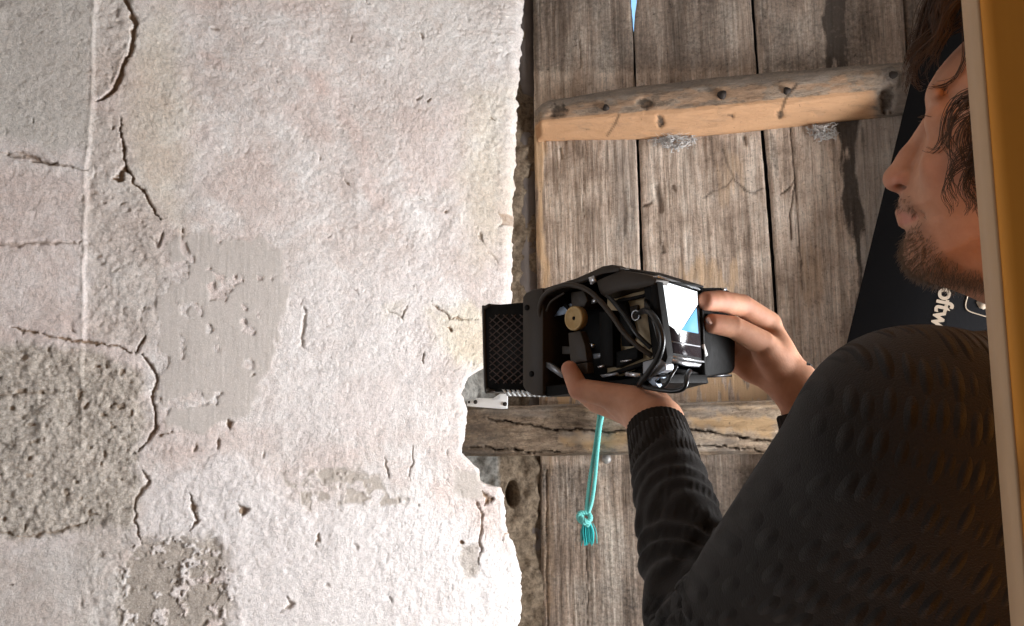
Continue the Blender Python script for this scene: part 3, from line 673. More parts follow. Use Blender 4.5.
for pts, w in (([(488, 418), (500, 421), (530, 425), (550, 429), (580, 430), (610, 431), (640, 432), (690, 430), (760, 440), (800, 444), (900, 446)], 1.2), ([(470, 446), (540, 452), (560, 452)], .8), ([(690, 444), (760, 450)], .7)):
    d_, _p2 = polyline_dist(fx, fy, pts); k = sstep(w * 1.3, w * .3, d_) * frontm * (.3 + 1.1 * fbm(T_ * 50, Zb * 50, 3, 343)); cutb = np.maximum(cutb, k); pos = pos - DN * (.008 * k)[..., None]
stn = .55 * sstep(570, 480, x) * (.5 + fbm(T_ * 20, Zb * 60, 3, 341)); stn = np.maximum(stn, .25 * (fbm(T_ * 12, Zb * 60, 3, 335) > .58))
gry = .5 * sstep(.45, .7, fbm(T_ * 8, Zb * 40, 3, 337)) * np.ones_like(T_)
att = np.stack([raw, stn, gry, cutb], -1).reshape(-1, 4); att = np.concatenate([att, att[:2]])
V, Q, T = loft(pos); beam = obj('door_bar', V, Q, M_BEAM, None, T, attrs={'mask_a': att})
tag(beam, 'split old timber bar across the plank door, its end sunk in the wall', 'beam')

# ---- dark jamb behind the left edge of the door
b = MB(); ja = [DP0 * np.array([1, 1, 0]) + DT * t + DN * o for t, o in ((-.09, -.02), (-.012, -.004), (.03, -.035), (-.09, -.075))]
rg = np.array([[p + np.array([0, 0, z]) for p in ja] for z in np.linspace(0, 2.6, 30)]); V, Q, T = loft(rg); b.add(V, Q, T)
tag(b.build('trim_1', simple('jamb_wood', (.12, .10, .09), .85, var=.4, nscale=40, bump=.002), smooth=False), 'dark timber jamb in the gap left of the plank door', 'door jamb', kind='structure')

# ---- rest of the room: floor, ceiling, right wall with the window, back wall
def slab(name, lo, hi, mat, label, cat):
    lo = np.array(lo, float); hi = np.array(hi, float); c = (lo + hi) / 2; h_ = (hi - lo) / 2
    b = MB(); b.box(c, (h_[0], 0, 0), (0, h_[1], 0), (0, 0, h_[2])); o = b.build(name, mat, smooth=False); tag(o, label, cat, kind='structure'); return o
slab('floor', (-3.6, -2.2, -.08), (1.9, 2.9, 0), M_FLOOR, 'stone floor of the old room under the man', 'floor')
slab('ceiling', (-3.6, -2.2, 2.62), (1.9, 2.06, 2.72), M_CEIL, 'pale ceiling above the door and plaster wall', 'ceiling')
M_RW = simple('right_wall_plaster', (.50, .43, .36), .92, nscale=12, bump=.004)
b = MB()
def wbox(y0, y1, z0, z1): b.box(((WIN['x'] + .11), (y0 + y1) / 2, (z0 + z1) / 2), (.11, 0, 0), (0, (y1 - y0) / 2, 0), (0, 0, (z1 - z0) / 2))
wbox(-2.2, WIN['y0'], 0, 2.62); wbox(WIN['y1'], 1.62, 0, 2.62); wbox(WIN['y0'], WIN['y1'], 0, WIN['z0']); wbox(WIN['y0'], WIN['y1'], WIN['z1'], 2.62)
tag(b.build('wall_right', M_RW, smooth=False), 'plain plaster side wall with the window opening, right of the man', 'wall', kind='structure')
b = MB()
def bbox(y0, y1, z0, z1): b.box((FILL_WIN['x'] - .06, (y0 + y1) / 2, (z0 + z1) / 2), (.06, 0, 0), (0, (y1 - y0) / 2, 0), (0, 0, (z1 - z0) / 2))
bbox(-2.3, FILL_WIN['y0'], 0, 2.62); bbox(FILL_WIN['y1'], 1.2, 0, 2.62); bbox(FILL_WIN['y0'], FILL_WIN['y1'], 0, FILL_WIN['z0']); bbox(FILL_WIN['y0'], FILL_WIN['y1'], FILL_WIN['z1'], 2.62)
tag(b.build('wall_far', M_RW, smooth=False), 'plain plaster end wall with an added window for fill light, far to the left', 'wall', kind='structure')
slab('wall_back', (-3.6, -2.3, 0), (1.9, -2.2, 2.62), M_RW, 'plain plaster wall behind the viewer', 'wall')
M_FRAME = simple('window_frame_wood', (.45, .36, .26), .6)
b = MB()
for (y0, y1, z0, z1) in ((WIN['y0'], WIN['y1'], WIN['z0'], WIN['z0'] + .03), (WIN['y0'], WIN['y1'], WIN['z1'] - .03, WIN['z1']), (WIN['y0'], WIN['y0'] + .03, WIN['z0'], WIN['z1']), (WIN['y1'] - .03, WIN['y1'], WIN['z0'], WIN['z1'])):
    b.box((WIN['x'] + .05, (y0 + y1) / 2, (z0 + z1) / 2), (.02, 0, 0), (0, (y1 - y0) / 2, 0), (0, 0, (z1 - z0) / 2))
tag(b.build('window_1', M_FRAME, smooth=False), 'wooden frame of the window in the right wall', 'window', kind='structure')

# ================================================================== THE MAN
def mat_skin():
    m = NT('skin'); co = m.coord(); red, beard, _, _ = m.attr('mask_a')
    n1 = m.noise(co, 45, 4, .6); n2 = m.noise(co, 420, 3, .6)
    c = m.mix(m.ramp(n1, [(.35, 0.), (.7, 1.)]), (.45, .215, .125), (.56, .29, .18))
    c = m.mix(m.math('MULTIPLY', red, .7), c, (.48, .17, .125))
    c = m.mix(m.math('MULTIPLY', beard, m.math('MULTIPLY_ADD', n2, .8, .25)), c, (.075, .045, .03))
    return m.out(c, .62, m.bump(m.math('ADD', n2, m.math('MULTIPLY', n1, .5)), .0005, .5), spec=.25, **{'Subsurface Weight': .12, 'Subsurface Radius': (.008, .003, .0015), 'Subsurface Scale': .5})
def mat_knit(name, col, rib=False):
    m = NT(name); co = m.coord(); nf = m.noise(co, 900, 2, .6); n1 = m.noise(co, 18, 3)
    fz = m.coord((1, 1, 1), kind='Object')
    a, b, w, _ = m.attr('mask_a')              # along-arm and round-arm coordinates in decimetres
    cmb = m.node('ShaderNodeCombineXYZ'); m.link(m.math('MULTIPLY', a, 4.2), cmb.inputs[0]); m.link(m.math('MULTIPLY', b, 14.0), cmb.inputs[1])
    v = m.voro(cmb.outputs[0], 1.0, 'F1', .35); drop = m.ramp(v, [(.0, 1.), (.42, 0.)])
    h = m.math('ADD', m.math('MULTIPLY', m.math('MULTIPLY', drop, w), 1.0), m.math('MULTIPLY', nf, .16))
    c = m.mix(m.math('MULTIPLY_ADD', nf, .6, m.math('MULTIPLY', n1, .3)), tuple(x * .45 for x in col), tuple(min(1, x * 1.7) for x in col))
    return m.out(c, .95, m.bump(h, .0050, 1.0), spec=.12, **{'Sheen Weight': .10, 'Sheen Roughness': .6})
M_SKIN = mat_skin(); M_KNIT = mat_knit('dark_knit_wool', (.0155, .0125, .0105))
M_HAIR = simple('brown_hair', (.055, .030, .016), .42, var=.5, nscale=30, bump=0.0, spec=.4)
M_BEARD = simple('beard_hair', (.15, .098, .062), .6, var=.5, nscale=60, bump=0.0, spec=.3)
M_TROU = simple('dark_trousers', (.03, .035, .05), .9, nscale=300); M_SHOE = simple('dark_shoes', (.02, .018, .016), .6)

LS, LE, LW = P(921, 452, .50), P(712, 662, .70), P(656, 424, .90)
NB = P(1060, 375, .60); NK = P(1092, 375, .60)
RS = np.array([2 * NB[0] - LS[0] - .03, 2 * NB[1] - LS[1] + .02, LS[2] + .0]); RE, RW = P(880, 645, .96), P(797, 388, 1.015)
PEL = np.array([NB[0] + .06, NB[1] + .02, .92])
man = empty('person', (PEL[0], PEL[1], 0), 'man in a dark knitted sweater holding the black scanning device', 'person')

# ---- head
H0 = P(925, 170, .62); e_l = -ray(925, 170); e_u = unit(np.array([0, 0, 1.0]) - e_l * e_l[2]); e_f = np.cross(e_l, e_u)
def hp(x, y): q = hit(x, y, H0, e_l) - H0; return np.array([q @ e_f, q @ e_u])
def H(x, y, l=0.0): q = hp(x, y); return H0 + e_f * q[0] + e_u * q[1] + e_l * l
FACE = [(1000, 0), (965, 40), (951, 54), (938, 69), (930, 82), (927, 92), (927.5, 102), (930.5, 112), (930, 124), (922, 146), (912, 168), (905, 184), (902, 193), (898.5, 199), (898, 205), (901, 210.5), (905.5, 215.5),
        (903.5, 220), (904, 226), (906.5, 232), (903.5, 241), (901.5, 254), (905, 266), (914, 275.5), (932, 284), (955, 291), (976, 300), (996, 309), (1018, 345), (1135, 330), (1150, 225), (1192, 170), (1213, 110), (1205, 50), (1172, -5), (1112, -32), (1050, -27)]
poly = np.array([hp(x, y) for x, y in FACE])
gx = np.linspace(-.30, .06, 241); gy = np.linspace(-.16, .20, 241); GX, GY = np.meshgrid(gx, gy, indexing='ij')
SD = poly_sd(GX, GY, [tuple(p) for p in poly]).astype(np.float32)
corn = np.array([H(x, y, l) for x in (875, 1225) for y in (-45, 350) for l in (-.095, .095)])
fld = Field(corn.min(0) - .01, corn.max(0) + .01, .0021)
S = tuple(slice(0, k) for k in fld.n); X, Y, Z = fld.xyz(S)
qx, qy, qz = X - H0[0], Y - H0[1], Z - H0[2]
ff = qx * e_f[0] + qy * e_f[1] + qz * e_f[2]; uu = qx * e_u[0] + qy * e_u[1] + qz * e_u[2]; ll = qx * e_l[0] + qy * e_l[1] + qz * e_l[2]
ui = np.clip((ff - gx[0]) / (gx[1] - gx[0]), 0, 239.99); vi_ = np.clip((uu - gy[0]) / (gy[1] - gy[0]), 0, 239.99)
i0 = ui.astype(int); j0 = vi_.astype(int); fu = ui - i0; fv = vi_ - j0
sd = SD[i0, j0] * (1 - fu) * (1 - fv) + SD[i0 + 1, j0] * fu * (1 - fv) + SD[i0, j0 + 1] * (1 - fu) * fv + SD[i0 + 1, j0 + 1] * fu * fv
W = np.interp(uu, [hp(925, 330)[1], hp(925, 285)[1], hp(925, 230)[1], hp(925, 150)[1], hp(925, 60)[1], hp(925, -30)[1]], [.050, .050, .057, .068, .074, .072]).astype(np.float32)
dn = np.clip(sd / .080, 0, 1); Tt = W * np.sqrt(1 - (1 - dn) ** 2.1)
fld.F[...] = np.where(sd > 0, np.maximum(np.abs(ll) - Tt, -sd * 1.2), np.sqrt(ll * ll + sd * sd)).astype(np.float32)
del X, Y, Z, qx, qy, qz, ui, vi_, i0, j0, fu, fv, W, dn, Tt
# nose, wings, nostrils, sockets, lips, cheek, ear
fld.cone(H(936, 116), H(911, 158), .0065, .0080, .006); fld.cone(H(911, 158), H(897, 177.5), .0080, .0092, .006); fld.cone(H(896, 180), H(908, 186), .0075, .006, .005)
for s in (-1, 1):
    fld.ell(H(911, 181, s * .0125), (e_f * .0115, e_u * .0085, e_l * .0065), .005)
    fld.ell(H(902.5, 186.3, s * .0115), (e_f * .0058 + e_u * .0008, e_u * .0028, e_l * .0060), .0014, sub=True)
    fld.cone(H(921, 170, s * .0165), H(921.5, 184, s * .0165), .0016, .0020, .003, sub=True); fld.cone(H(921.5, 184, s * .0165), H(913, 190, s * .014), .0018, .0012, .003, sub=True)
    fld.cone(H(923, 186, s * .021), H(925, 212, s * .030), .0012, .0010, .006, sub=True)
    fld.ell(H(936, 119, s * .033), (e_f * .014, e_u * .011, e_l * .017), .010, sub=True)
    fld.ell(H(937, 98, s * .026), (e_f * .007, e_u * .007, e_l * .020), .010)              # brow ridge
    fld.ell(H(945, 120, s * .031), (e_f * .0130, e_u * .0125, e_l * .0135), .004); fld.cone(H(933.5, 112.5, s * .024), H(946, 112, s * .040), .0011, .0009, .0015, sub=True); fld.cone(H(932, 121.5, s * .024), H(945, 123, s * .041), .0010, .0008, .0012, sub=True)          # lids over the eyeball
    fld.ell(H(950, 165, s * .043), (e_f * .020, e_u * .018, e_l * .012), .020)              # cheekbone
    fld.cone(H(902, 212.5, 0), H(916, 214, s * .022), .0042, .002, .003); fld.cone(H(905, 221, 0), H(916, 217, s * .021), .0048, .002, .003)
    fld.cone(H(903, 216.5, 0), H(918, 216, s * .024), .0010, .0008, .0015, sub=True)
    fld.ell(H(1068, 150, s * .073), (e_f * .016 + e_u * .003, e_u * .031, e_l * .008), .006); fld.ell(H(1064, 148, s * .081), (e_f * .009, e_u * .018, e_l * .006), .004, sub=True)
Vh, Qh = fld.mesh(); del fld
xh, yh, _ = proj(Vh); lat = (Vh - H0) @ e_l; fh = (Vh - H0) @ e_f; uh = (Vh - H0) @ e_u
# beard mask in profile coordinates (same on both cheeks)
prx, pry, _ = proj(H0 + fh[:, None] * e_f + uh[:, None] * e_u)
bd = poly_sd(prx + 6 * (fbm(fh * 120, uh * 120, 2, 401) - .5), pry + 6 * (fbm(fh * 120, uh * 120, 2, 403) - .5), [(888, 192), (912, 192), (922, 205), (928, 225), (945, 245), (968, 262), (1000, 268), (1040, 240), (1060, 240), (1010, 284), (985, 290), (955, 290), (925, 290), (890, 280), (890, 240), (900, 231), (912, 224), (918, 217), (905, 215), (890, 210)])
bmask = sstep(-2.5, 5, bd); lip = sstep(6, 2, polyline_dist(prx, pry, [(901, 213), (914, 215.5), (903, 221)])[0]) * (1 - .6 * bmask) + .55 * sstep(17, 4, np.hypot(prx - 896, pry - 182)) + .25 * sstep(34, 10, np.hypot(prx - 950, pry - 175))
nosd = sstep(4.2, 2.4, np.hypot((prx - 903) / 1.7, pry - 186.5)) * (np.abs(lat) < .0125) * (np.abs(lat) > .004)  # shade inside the nostrils, painted dark through the beard channel
mh = np.zeros((len(Vh), 4)); mh[:, 0] = np.clip(lip, 0, 1); mh[:, 1] = np.clip(.40 * bmask + .8 * nosd, 0, 1)
Nh = vnormals(Vh, Qh)

# ---- hands: palm and five fingers each, blended into one skin
def hand(wrist, fore, palm, fingers, h=.0016, extra=()):
    pts = np.array([wrist, fore] + [p for a in palm for p in a[:2]] + [j for f_ in fingers for j in f_[0]])
    f = Field(pts.min(0) - .028, pts.max(0) + .028, h)
    f.cone(fore, wrist, .028, .0255, .004, flat=None)
    for a in palm: f.cone(a[0], a[1], a[2], a[3], a[4] if len(a) > 4 else .012)
    for js, rs in fingers:
        g = Field.__new__(Field); g.lo, g.h, g.n, g.ax = f.lo, f.h, f.n, f.ax; g.F = np.full(f.n, .06, np.float32)
        for i in range(len(js) - 1):
            g.cone(js[i], js[i + 1], rs[i], rs[i + 1], .0007)
        k = .0045; A = f.F; d = g.F; hh_ = np.clip(.5 + .5 * (A - d) / k, 0, 1); f.F = A * (1 - hh_) + d * hh_ - k * hh_ * (1 - hh_)
    return f.mesh()
# left hand under the device: thumb up its near side, fingers under and up the far side
lf = [([P(640, 402, .915), P(611, 396, .935), P(579, 389, .957), P(569.5, 369, .968)], [.0170, .0145, .0122, .0095]),
      ([P(622, 412, .965), P(596, 404, 1.005), P(580, 392, 1.035), P(576, 378, 1.05)], [.0125, .0105, .0095, .0075]),
      ([P(636, 416, .985), P(618, 408, 1.035), P(606, 392, 1.07), P(603, 372, 1.085)], [.0125, .0105, .0095, .0075]),
      ([P(651, 414, .995), P(640, 405, 1.045), P(632, 388, 1.078), P(630, 370, 1.09)], [.0120, .0100, .0090, .0072]),
      ([P(664, 409, .995), P(660, 399, 1.035), P(656, 384, 1.06), P(654, 372, 1.068)], [.0110, .0090, .0080, .0065])]
lp = [(LW, P(640, 406, .925), .0250, .0185), (LW, P(622, 410, .962), .0230, .0135), (LW, P(638, 412, .98), .0230, .0135), (LW, P(652, 410, .988), .0230, .0130), (LW, P(664, 407, .988), .0230, .0125), (P(640, 404, .915), P(612, 398, .945), .0165, .0125, .014), (P(618, 400, .945), P(655, 404, .96), .014, .016)]
Vl, Ql = hand(LW, LW + .06 * unit(LE - LW), lp, lf)
# right hand on the grip: thumb on its back, index over the top, the rest round the front
rf = [([P(778, 366, 1.005), P(762, 343, .995), P(733, 327, .978), P(712, 323.5, .966)], [.0175, .0150, .0128, .0110]),
      ([P(769, 323, 1.022), P(742, 305.5, .998), P(719, 301, .974), P(706, 301, .960)], [.0140, .0132, .0122, .0108]),
      ([P(757, 336, 1.05), P(722, 322, 1.075), P(708, 325, 1.06), P(706, 328, 1.045)], [.0128, .0112, .0100, .008]),
      ([P(748, 352, 1.052), P(716, 342, 1.076), P(706, 343, 1.06), P(705, 344, 1.048)], [.0122, .0105, .0095, .0078]),
      ([P(741, 366, 1.048), P(716, 359, 1.068), P(708, 358, 1.058), P(706, 358, 1.048)], [.0112, .0095, .0085, .007])]
rp = [(RW, P(769, 326, 1.022), .0225, .0140), (RW, P(757, 340, 1.045), .0225, .0140), (RW, P(750, 355, 1.045), .0220, .0130), (RW, P(745, 366, 1.040), .0220, .0130), (RW, P(766, 350, 1.0), .0220, .0165), (P(776, 352, 1.01), P(752, 368, 1.035), .016, .0145)]
Vr, Qr = hand(RW, RW + .06 * unit(RE - RW), rp, rf)
# ---- the rest of the body, under the clothes
fb = Field(np.minimum.reduce([LS, LE, RE, PEL, RS]) - .2, np.maximum.reduce([LS, RS, NB, RE, LW, RW]) + .2, .009)
def limb(f, r, k=.03):
    f.cone(LS, LE, r * 1.15, r * .85, k); f.cone(LE, LW, r * .85, r * .6, k); f.cone(RS, RE, r * 1.15, r * .85, k); f.cone(RE, RW, r * .85, r * .6, k)
limb(fb, .042); fb.cone(LS, RS, .05, .05, .03); fb.cone(NB - np.array([0, 0, .16]), PEL, .105, .11, .04); fb.cone(H(1075, 215), NK, .050, .056, .012); fb.cone(NK, NB - np.array([0, 0, .16]), .058, .10, .03)
Vb, Qb = fb.mesh()
V = np.concatenate([Vh, Vl, Vr, Vb]); Q = np.concatenate([Qh, Ql + len(Vh), Qr + len(Vh) + len(Vl), Qb + len(Vh) + len(Vl) + len(Vr)])
att = np.zeros((len(V), 4)); att[:len(Vh)] = mh
def near(pts, r):     # redder skin at fingertips and knuckles
    k = np.zeros(len(V))
    for p in pts: k = np.maximum(k, sstep(r, r * .3, np.linalg.norm(V - p, axis=1)))
    return k
att[:, 0] = np.maximum(att[:, 0], .45 * near([lf[0][0][3], rf[0][0][3], rf[1][0][3], rf[1][0][2], rf[1][0][1], lf[0][0][2]], .02))
body = obj('body', V, Q, M_SKIN, man, attrs={'mask_a': att})
# thumb nail of the right hand
tipd = unit(rf[0][0][3] - rf[0][0][2]); nc = rf[0][0][3] + tipd * .001 - ray(712, 323) * .0088 + np.array([0, 0, .0035]); nn = -ray(712, 323) * .86 + np.array([0, 0, .5]); nn = unit(nn - tipd * (nn @ tipd)); ns = np.cross(tipd, nn)
b = MB(); rg = []
for o, sc in ((-.002, 1.), (.0004, 1.), (.0009, .75)):
    rg.append([nc + tipd * .0062 * sc * math.cos(t) + ns * .0048 * sc * math.sin(t) + nn * (o - 10 * (.0048 * sc * math.sin(t)) ** 2 * 4) for t in np.arange(14) * 2 * math.pi / 14])
V_, Q_, T_ = loft(np.array(rg)); b.add(V_, Q_, T_); b.build('thumbnail', simple('nail', (.62, .40, .32), .3, var=.05), man)

# ---- eyes
for s in (-1, 1):
    b = MB(); c = H(946, 120, s * .031); gd = unit(e_f * .9 - e_u * .35); e1 = unit(np.cross(gd, e_l)); e2 = np.cross(gd, e1); rg = []
    for k in range(13):
        a = math.pi * (k + .02) / 12.04; rg.append([c + .0122 * (math.cos(a) * gd + math.sin(a) * (math.cos(t) * e1 + math.sin(t) * e2)) for t in np.arange(18) * 2 * math.pi / 18])
    V_, Q_, T_ = loft(np.array(rg)); b.add(V_, Q_, T_); eye = b.build('eye', simple('eye_white', (.55, .5, .46), .2, var=.05), man)
    b = MB(); V_, Q_, T_ = tube_geo(np.array([c + gd * .0118, c + gd * .0124]), .0056, 16); b.add(V_, Q_, T_); b.build('iris', simple('eye_iris', (.06, .04, .025), .2), eye)

# ---- hair
hb = MB()
def strand(pts, r0, r1, n=14, sides=3): V_, Q_, T_ = tube_geo(resample(pts, n), r0, sides, r1, False); hb.add(V_, Q_, T_)
def lock(pts, n=18, spread=.004, r=.00042, curl=.0026, n_s=22):
    pts = [np.asarray(p) for p in pts]
    for k in range(n):
        o0 = rng.normal(0, spread * 1.5, 3); o1 = rng.normal(0, spread * .55, 3); ph = rng.uniform(0, 6.28); q = resample(pts, n_s); t = np.linspace(0, 1, n_s)[:, None]
        q = q + o0 * (1 - t) + o1 * (.3 + t) + curl * np.concatenate([np.sin(9 * t + ph), np.cos(7 * t + ph), np.sin(8 * t + ph + 1)], 1) * (.4 + t)
        q = q[:int(n_s * rng.uniform(.75, 1.0))]
        V_, Q_, T_ = tube_geo(q, r * rng.uniform(.7, 1.3), 3, r * .35, False); hb.add(V_, Q_, T_)
def HL(*pts): return [H(x, y, l) for x, y, l in pts]
lock(HL((1000, -30, .02), (955, -28, .02), (930, 2, .02), (920, 38, .025), (911, 72, .03), (905, 104, .03)), 20, .0026)
lock(HL((1000, -20, .03), (950, -10, .035), (934, 25, .035), (921, 55, .04), (914, 78, .035), (920, 90, .03), (929, 87, .03)), 20, .0022)
lock(HL((1005, -12, .03), (962, 8, .04), (942, 33, .045), (924, 48, .045), (909, 62, .04), (902, 92, .04)), 16, .0022)
lock(HL((1005, -5, .045), (968, 12, .05), (963, 40, .05), (961, 66, .048), (950, 86, .044), (934, 91, .04), (924, 86, .036)), 10, .0022, curl=.0010)
lock(HL((1010, -15, .0), (970, -25, -.01), (940, -15, -.01), (925, 10, -.01), (918, 40, -.01), (922, 66, -.01)), 22, .003)
lock(HL((1010, -12, .05), (975, 0, .055), (950, 20, .055), (938, 45, .055), (917, 66, .05), (911, 86, .05)), 14, .002)
lock(HL((1010, -8, .03), (978, 10, .04), (962, 28, .04), (946, 40, .04), (930, 60, .04)), 22, .003)
for k in range(8):
    a = rng.uniform(-9, 9); lock(HL((1005, -22 + a, .02), (965, -26 + a, .02), (945 + a, 0, .025), (938 + a, 25, .025), (930 + 1.6 * a, 46 + 1.5 * a, .03)), 18, .0032)
for k in range(16):     # loose waves hanging forward of the brow
    x0 = rng.uniform(903, 935); y0 = rng.uniform(45, 100); l0 = rng.uniform(-.03, .06); wv = rng.uniform(4, 9) * rng.choice((-1, 1))
    lock(HL((1000, -28, l0), (965, -26 + rng.uniform(-6, 6), l0), ((965 + x0) / 2 + wv, y0 * .22, l0), ((950 + 2 * x0) / 3 - wv, y0 * .50, l0), (x0 + 6 + wv * .7, y0 * .76, l0), (x0 - wv * .3, y0, l0)), 9, .0016, .00038, .0016)
for k in range(14):     # more curls at the temple
    y0 = rng.uniform(84, 150); wv = rng.uniform(5, 10); xe = rng.uniform(945, 982); l0 = .074
    lock(HL((1012, y0, l0 + .003), (990, y0 + 8, l0 + .002), (xe + wv, y0 + 22, l0 - .002), (xe - wv * .6, y0 + 42, l0 - .005), (xe + wv * .5, y0 + 58, l0 - .006), (xe - wv * .2, y0 + 68, l0 - .008)), 8, .0014, .00034, .0012)
# side curls over the temple and cheek
lock(HL((1010, 82, .072), (975, 98, .070), (955, 106, .066), (945, 122, .062), (941, 143, .058), (932, 153, .054), (922, 150, .05)), 16, .0018, curl=.0008)
lock(HL((1012, 92, .073), (972, 106, .070), (954, 117, .066), (947, 138, .064), (948, 162, .062), (950, 184, .06)), 12, .0016, curl=.0008)
lock(HL((1014, 100, .075), (985, 108, .074), (966, 128, .071), (963, 152, .069), (972, 172, .068), (985, 182, .068)), 18, .0025)
lock(HL((1014, 130, .076), (985, 142, .075), (969, 160, .071), (966, 182, .069), (974, 200, .067), (985, 212, .066)), 18, .003)
lock(HL((1014, 90, .075), (992, 96, .074), (968, 104, .071), (960, 116, .068), (962, 130, .067)), 18, .003)
lock(HL((1018, 112, .078), (992, 128, .077), (978, 150, .074), (980, 176, .072), (990, 200, .07), (996, 216, .07)), 22, .005)
# crown and back of the head: locks running over the skull and down
for k in range(150):
    a = rng.uniform(-.95, .95); u0 = rng.uniform(1040, 1110); l0 = .072 * a
    x0 = 1000 if k % 3 == 0 else 1060; ph = rng.uniform(-10, 10)
    if abs(a) > .45:
        sg = math.copysign(1, a); ex = rng.uniform(1015, 1215); lock(HL((u0, -38 + ph * .3, l0 * .6), ((u0 + ex) / 2, 0, sg * .066), (ex, 60, sg * .084), (ex + ph, 130, sg * .086), (ex + ph, 190, sg * .080), (ex - ph, 225 + ph, sg * .074)), 7, .007, .00045, .003, 12)
    else: lock(HL((u0, -38, l0), (1150, -34, l0), (1214, 40, l0), (1226, 120, l0), (1200, 185, l0), (1165 + ph, 235 + ph, l0)), 7, .008, .00045, .003, 12)
hb.build('hair', M_HAIR, man)['kind'] = 'stuff'
# thick hair base on the skull, behind the hairline
hl = poly_sd(prx, pry, [(985, -60), (968, 20), (985, 60), (1000, 95), (1005, 125), (1040, 150), (1060, 215), (1150, 235), (1300, 200), (1300, -80)])
sel = hl > 0; fm = sel[Qh].all(1); idx = np.unique(Qh[fm]); mp = np.full(len(Vh), -1); mp[idx] = np.arange(len(idx))
thk = (.010 * sstep(0, 14, hl[idx]) + .003 * (fbm(prx[idx] * .2, pry[idx] * .05, 3, 411) - .5) * sstep(0, 10, hl[idx]))[:, None]
obj('scalp_hair', Vh[idx] + Nh[idx] * thk, mp[Qh[fm]], M_HAIR, man)
# beard, moustache, brows and lashes
hb = MB(); cand = np.where((bmask > .45))[0]; wt = (.15 + sstep(0, 16, bd[cand])) ; pick = rng.choice(cand, 3300, p=wt / wt.sum())
for i in pick:
    p = Vh[i] + rng.normal(0, .0006, 3); L = rng.uniform(.0035, .0078); d = unit(Nh[i] * .5 - e_u * .75 + e_f * (.15 if pry[i] > 230 else -.1) + rng.normal(0, .28, 3))
    if pry[i] < 216: d = unit(Nh[i] * .5 - e_u * .6 - e_f * .25 + e_l * .4 * np.sign(lat[i]) + rng.normal(0, .2, 3)); L *= .75
    V_, Q_, T_ = tube_geo(np.array([p - Nh[i] * .001, p + d * L * .5, p + d * L + Nh[i] * -.001 + rng.normal(0, .0008, 3)]), .00017, 3, .00006, False); hb.add(V_, Q_, T_)
hb.build('beard', M_BEARD, man)['kind'] = 'stuff'
for s in (-1, 1):
    hb = MB()
    for k in range(24):
        a = k / 23; p = H(933 + 9 * a, 117.5 - 1.5 * math.sin(3.1 * a), s * (.026 + .016 * a)); hb.tube(resample([p, p + e_f * .005 - e_u * .0012, p + e_f * .0100 + e_u * .0002 + e_l * s * .001], 5), .00030, 3, .00010)
    hb.build('eyelashes', M_HAIR, man)['kind'] = 'stuff'; hb = MB()
    for k in range(60):
        a = rng.random(); p = H(930 + 16 * a, 98 - 3 * math.sin(2.6 * a) + rng.normal(0, 2.0), s * (.016 + .036 * a)); hb.tube(resample([p, p + unit(e_l * s * .8 - e_f * .5 + e_u * .3 + rng.normal(0, .2, 3)) * .006 + e_f * .001], 3), .00016, 3, .00005)
    hb.build('eyebrow', M_HAIR, man)['kind'] = 'stuff'


# ---- knitted sweater
J = np.array([LS, LE, LW, RS, RE, RW, NB])
fs = Field(np.array([J[:, 0].min() - .10, J[:, 1].min() - .12, .86]), np.array([J[:, 0].max() + .12, J[:, 1].max() + .10, NB[2] + .09]), .0042)
fs.cone(LS, LE, .073, .054, .02); fs.cone(LE, LW, .050, .0315, .012); fs.cone(RS, RE, .073, .054, .02); fs.cone(RE, RW, .050, .033, .012)
N1 = P(1050, 400, .57); N2 = 2 * NB - N1; N2[2] = N1[2]
fs.cone(LS, N1, .069, .050, .015); fs.cone(RS, N2, .073, .050, .02); fs.cone(N1, N2, .050, .050, .02)
mid = (LS + RS) / 2; sd_ = unit(RS - LS)
for s in (-1, 1): fs.cone(mid + sd_ * s * .075 - np.array([0, 0, .10]), PEL + sd_ * s * .05 - np.array([0, 0, .10]), .125, .115, .05)
fs.cone(LS + np.array([.01, .01, -.02]), mid + np.array([0, 0, -.14]), .06, .10, .03); fs.cone(RS, mid + np.array([0, 0, -.12]), .07, .11, .05)
S = tuple(slice(0, k) for k in fs.n); X, Y, Z = fs.xyz(S)
def cutplane(p, n, R):     # trim the sleeve end flat
    Sx = fs.sl(p - R, p + R); x0, y0, z0 = fs.xyz(Sx); d = (x0 - p[0]) * n[0] + (y0 - p[1]) * n[1] + (z0 - p[2]) * n[2]; fs.F[Sx] = np.maximum(fs.F[Sx], d)
fl = unit(LW - LE); fr = unit(RW - RE); cutplane(LW - fl * .016, fl, .06); cutplane(RW - fr * .04, fr, .06)
# folds round the elbow and along the forearm
def folds(a, b, t0, t1, amp, wl, tilt, seed, R=.075):
    Sx = fs.sl(np.minimum(a, b) - R, np.maximum(a, b) + R); x0, y0, z0 = fs.xyz(Sx); ba = b - a; L = np.linalg.norm(ba); d_ = ba / L
    s_ = (x0 - a[0]) * d_[0] + (y0 - a[1]) * d_[1] + (z0 - a[2]) * d_[2]
    side = unit(np.cross(d_, -ray(700, 520))); c = (x0 - a[0]) * side[0] + (y0 - a[1]) * side[1] + (z0 - a[2]) * side[2]
    wv = np.sin((s_ + tilt * c + 9 * c * c) / wl * 6.283 + 2.2 * np.sin(s_ * 60 + c * 35 + seed)) ; m_ = sstep(t0 - .03, t0 + .02, s_) * sstep(t1 + .05, t1 - .02, s_)
    fs.F[Sx] += (amp * wv * m_ * sstep(.085, .06, np.abs(c))).astype(np.float32)
folds(LE, LW, -.02, .12, .0034, .030, .5, 1.0, .06); folds(LE, LW, .12, .20, .0016, .022, -.4, 2.0, .06); folds(LE, LS, .0, .07, .0028, .034, -.5, 3.0, .07)
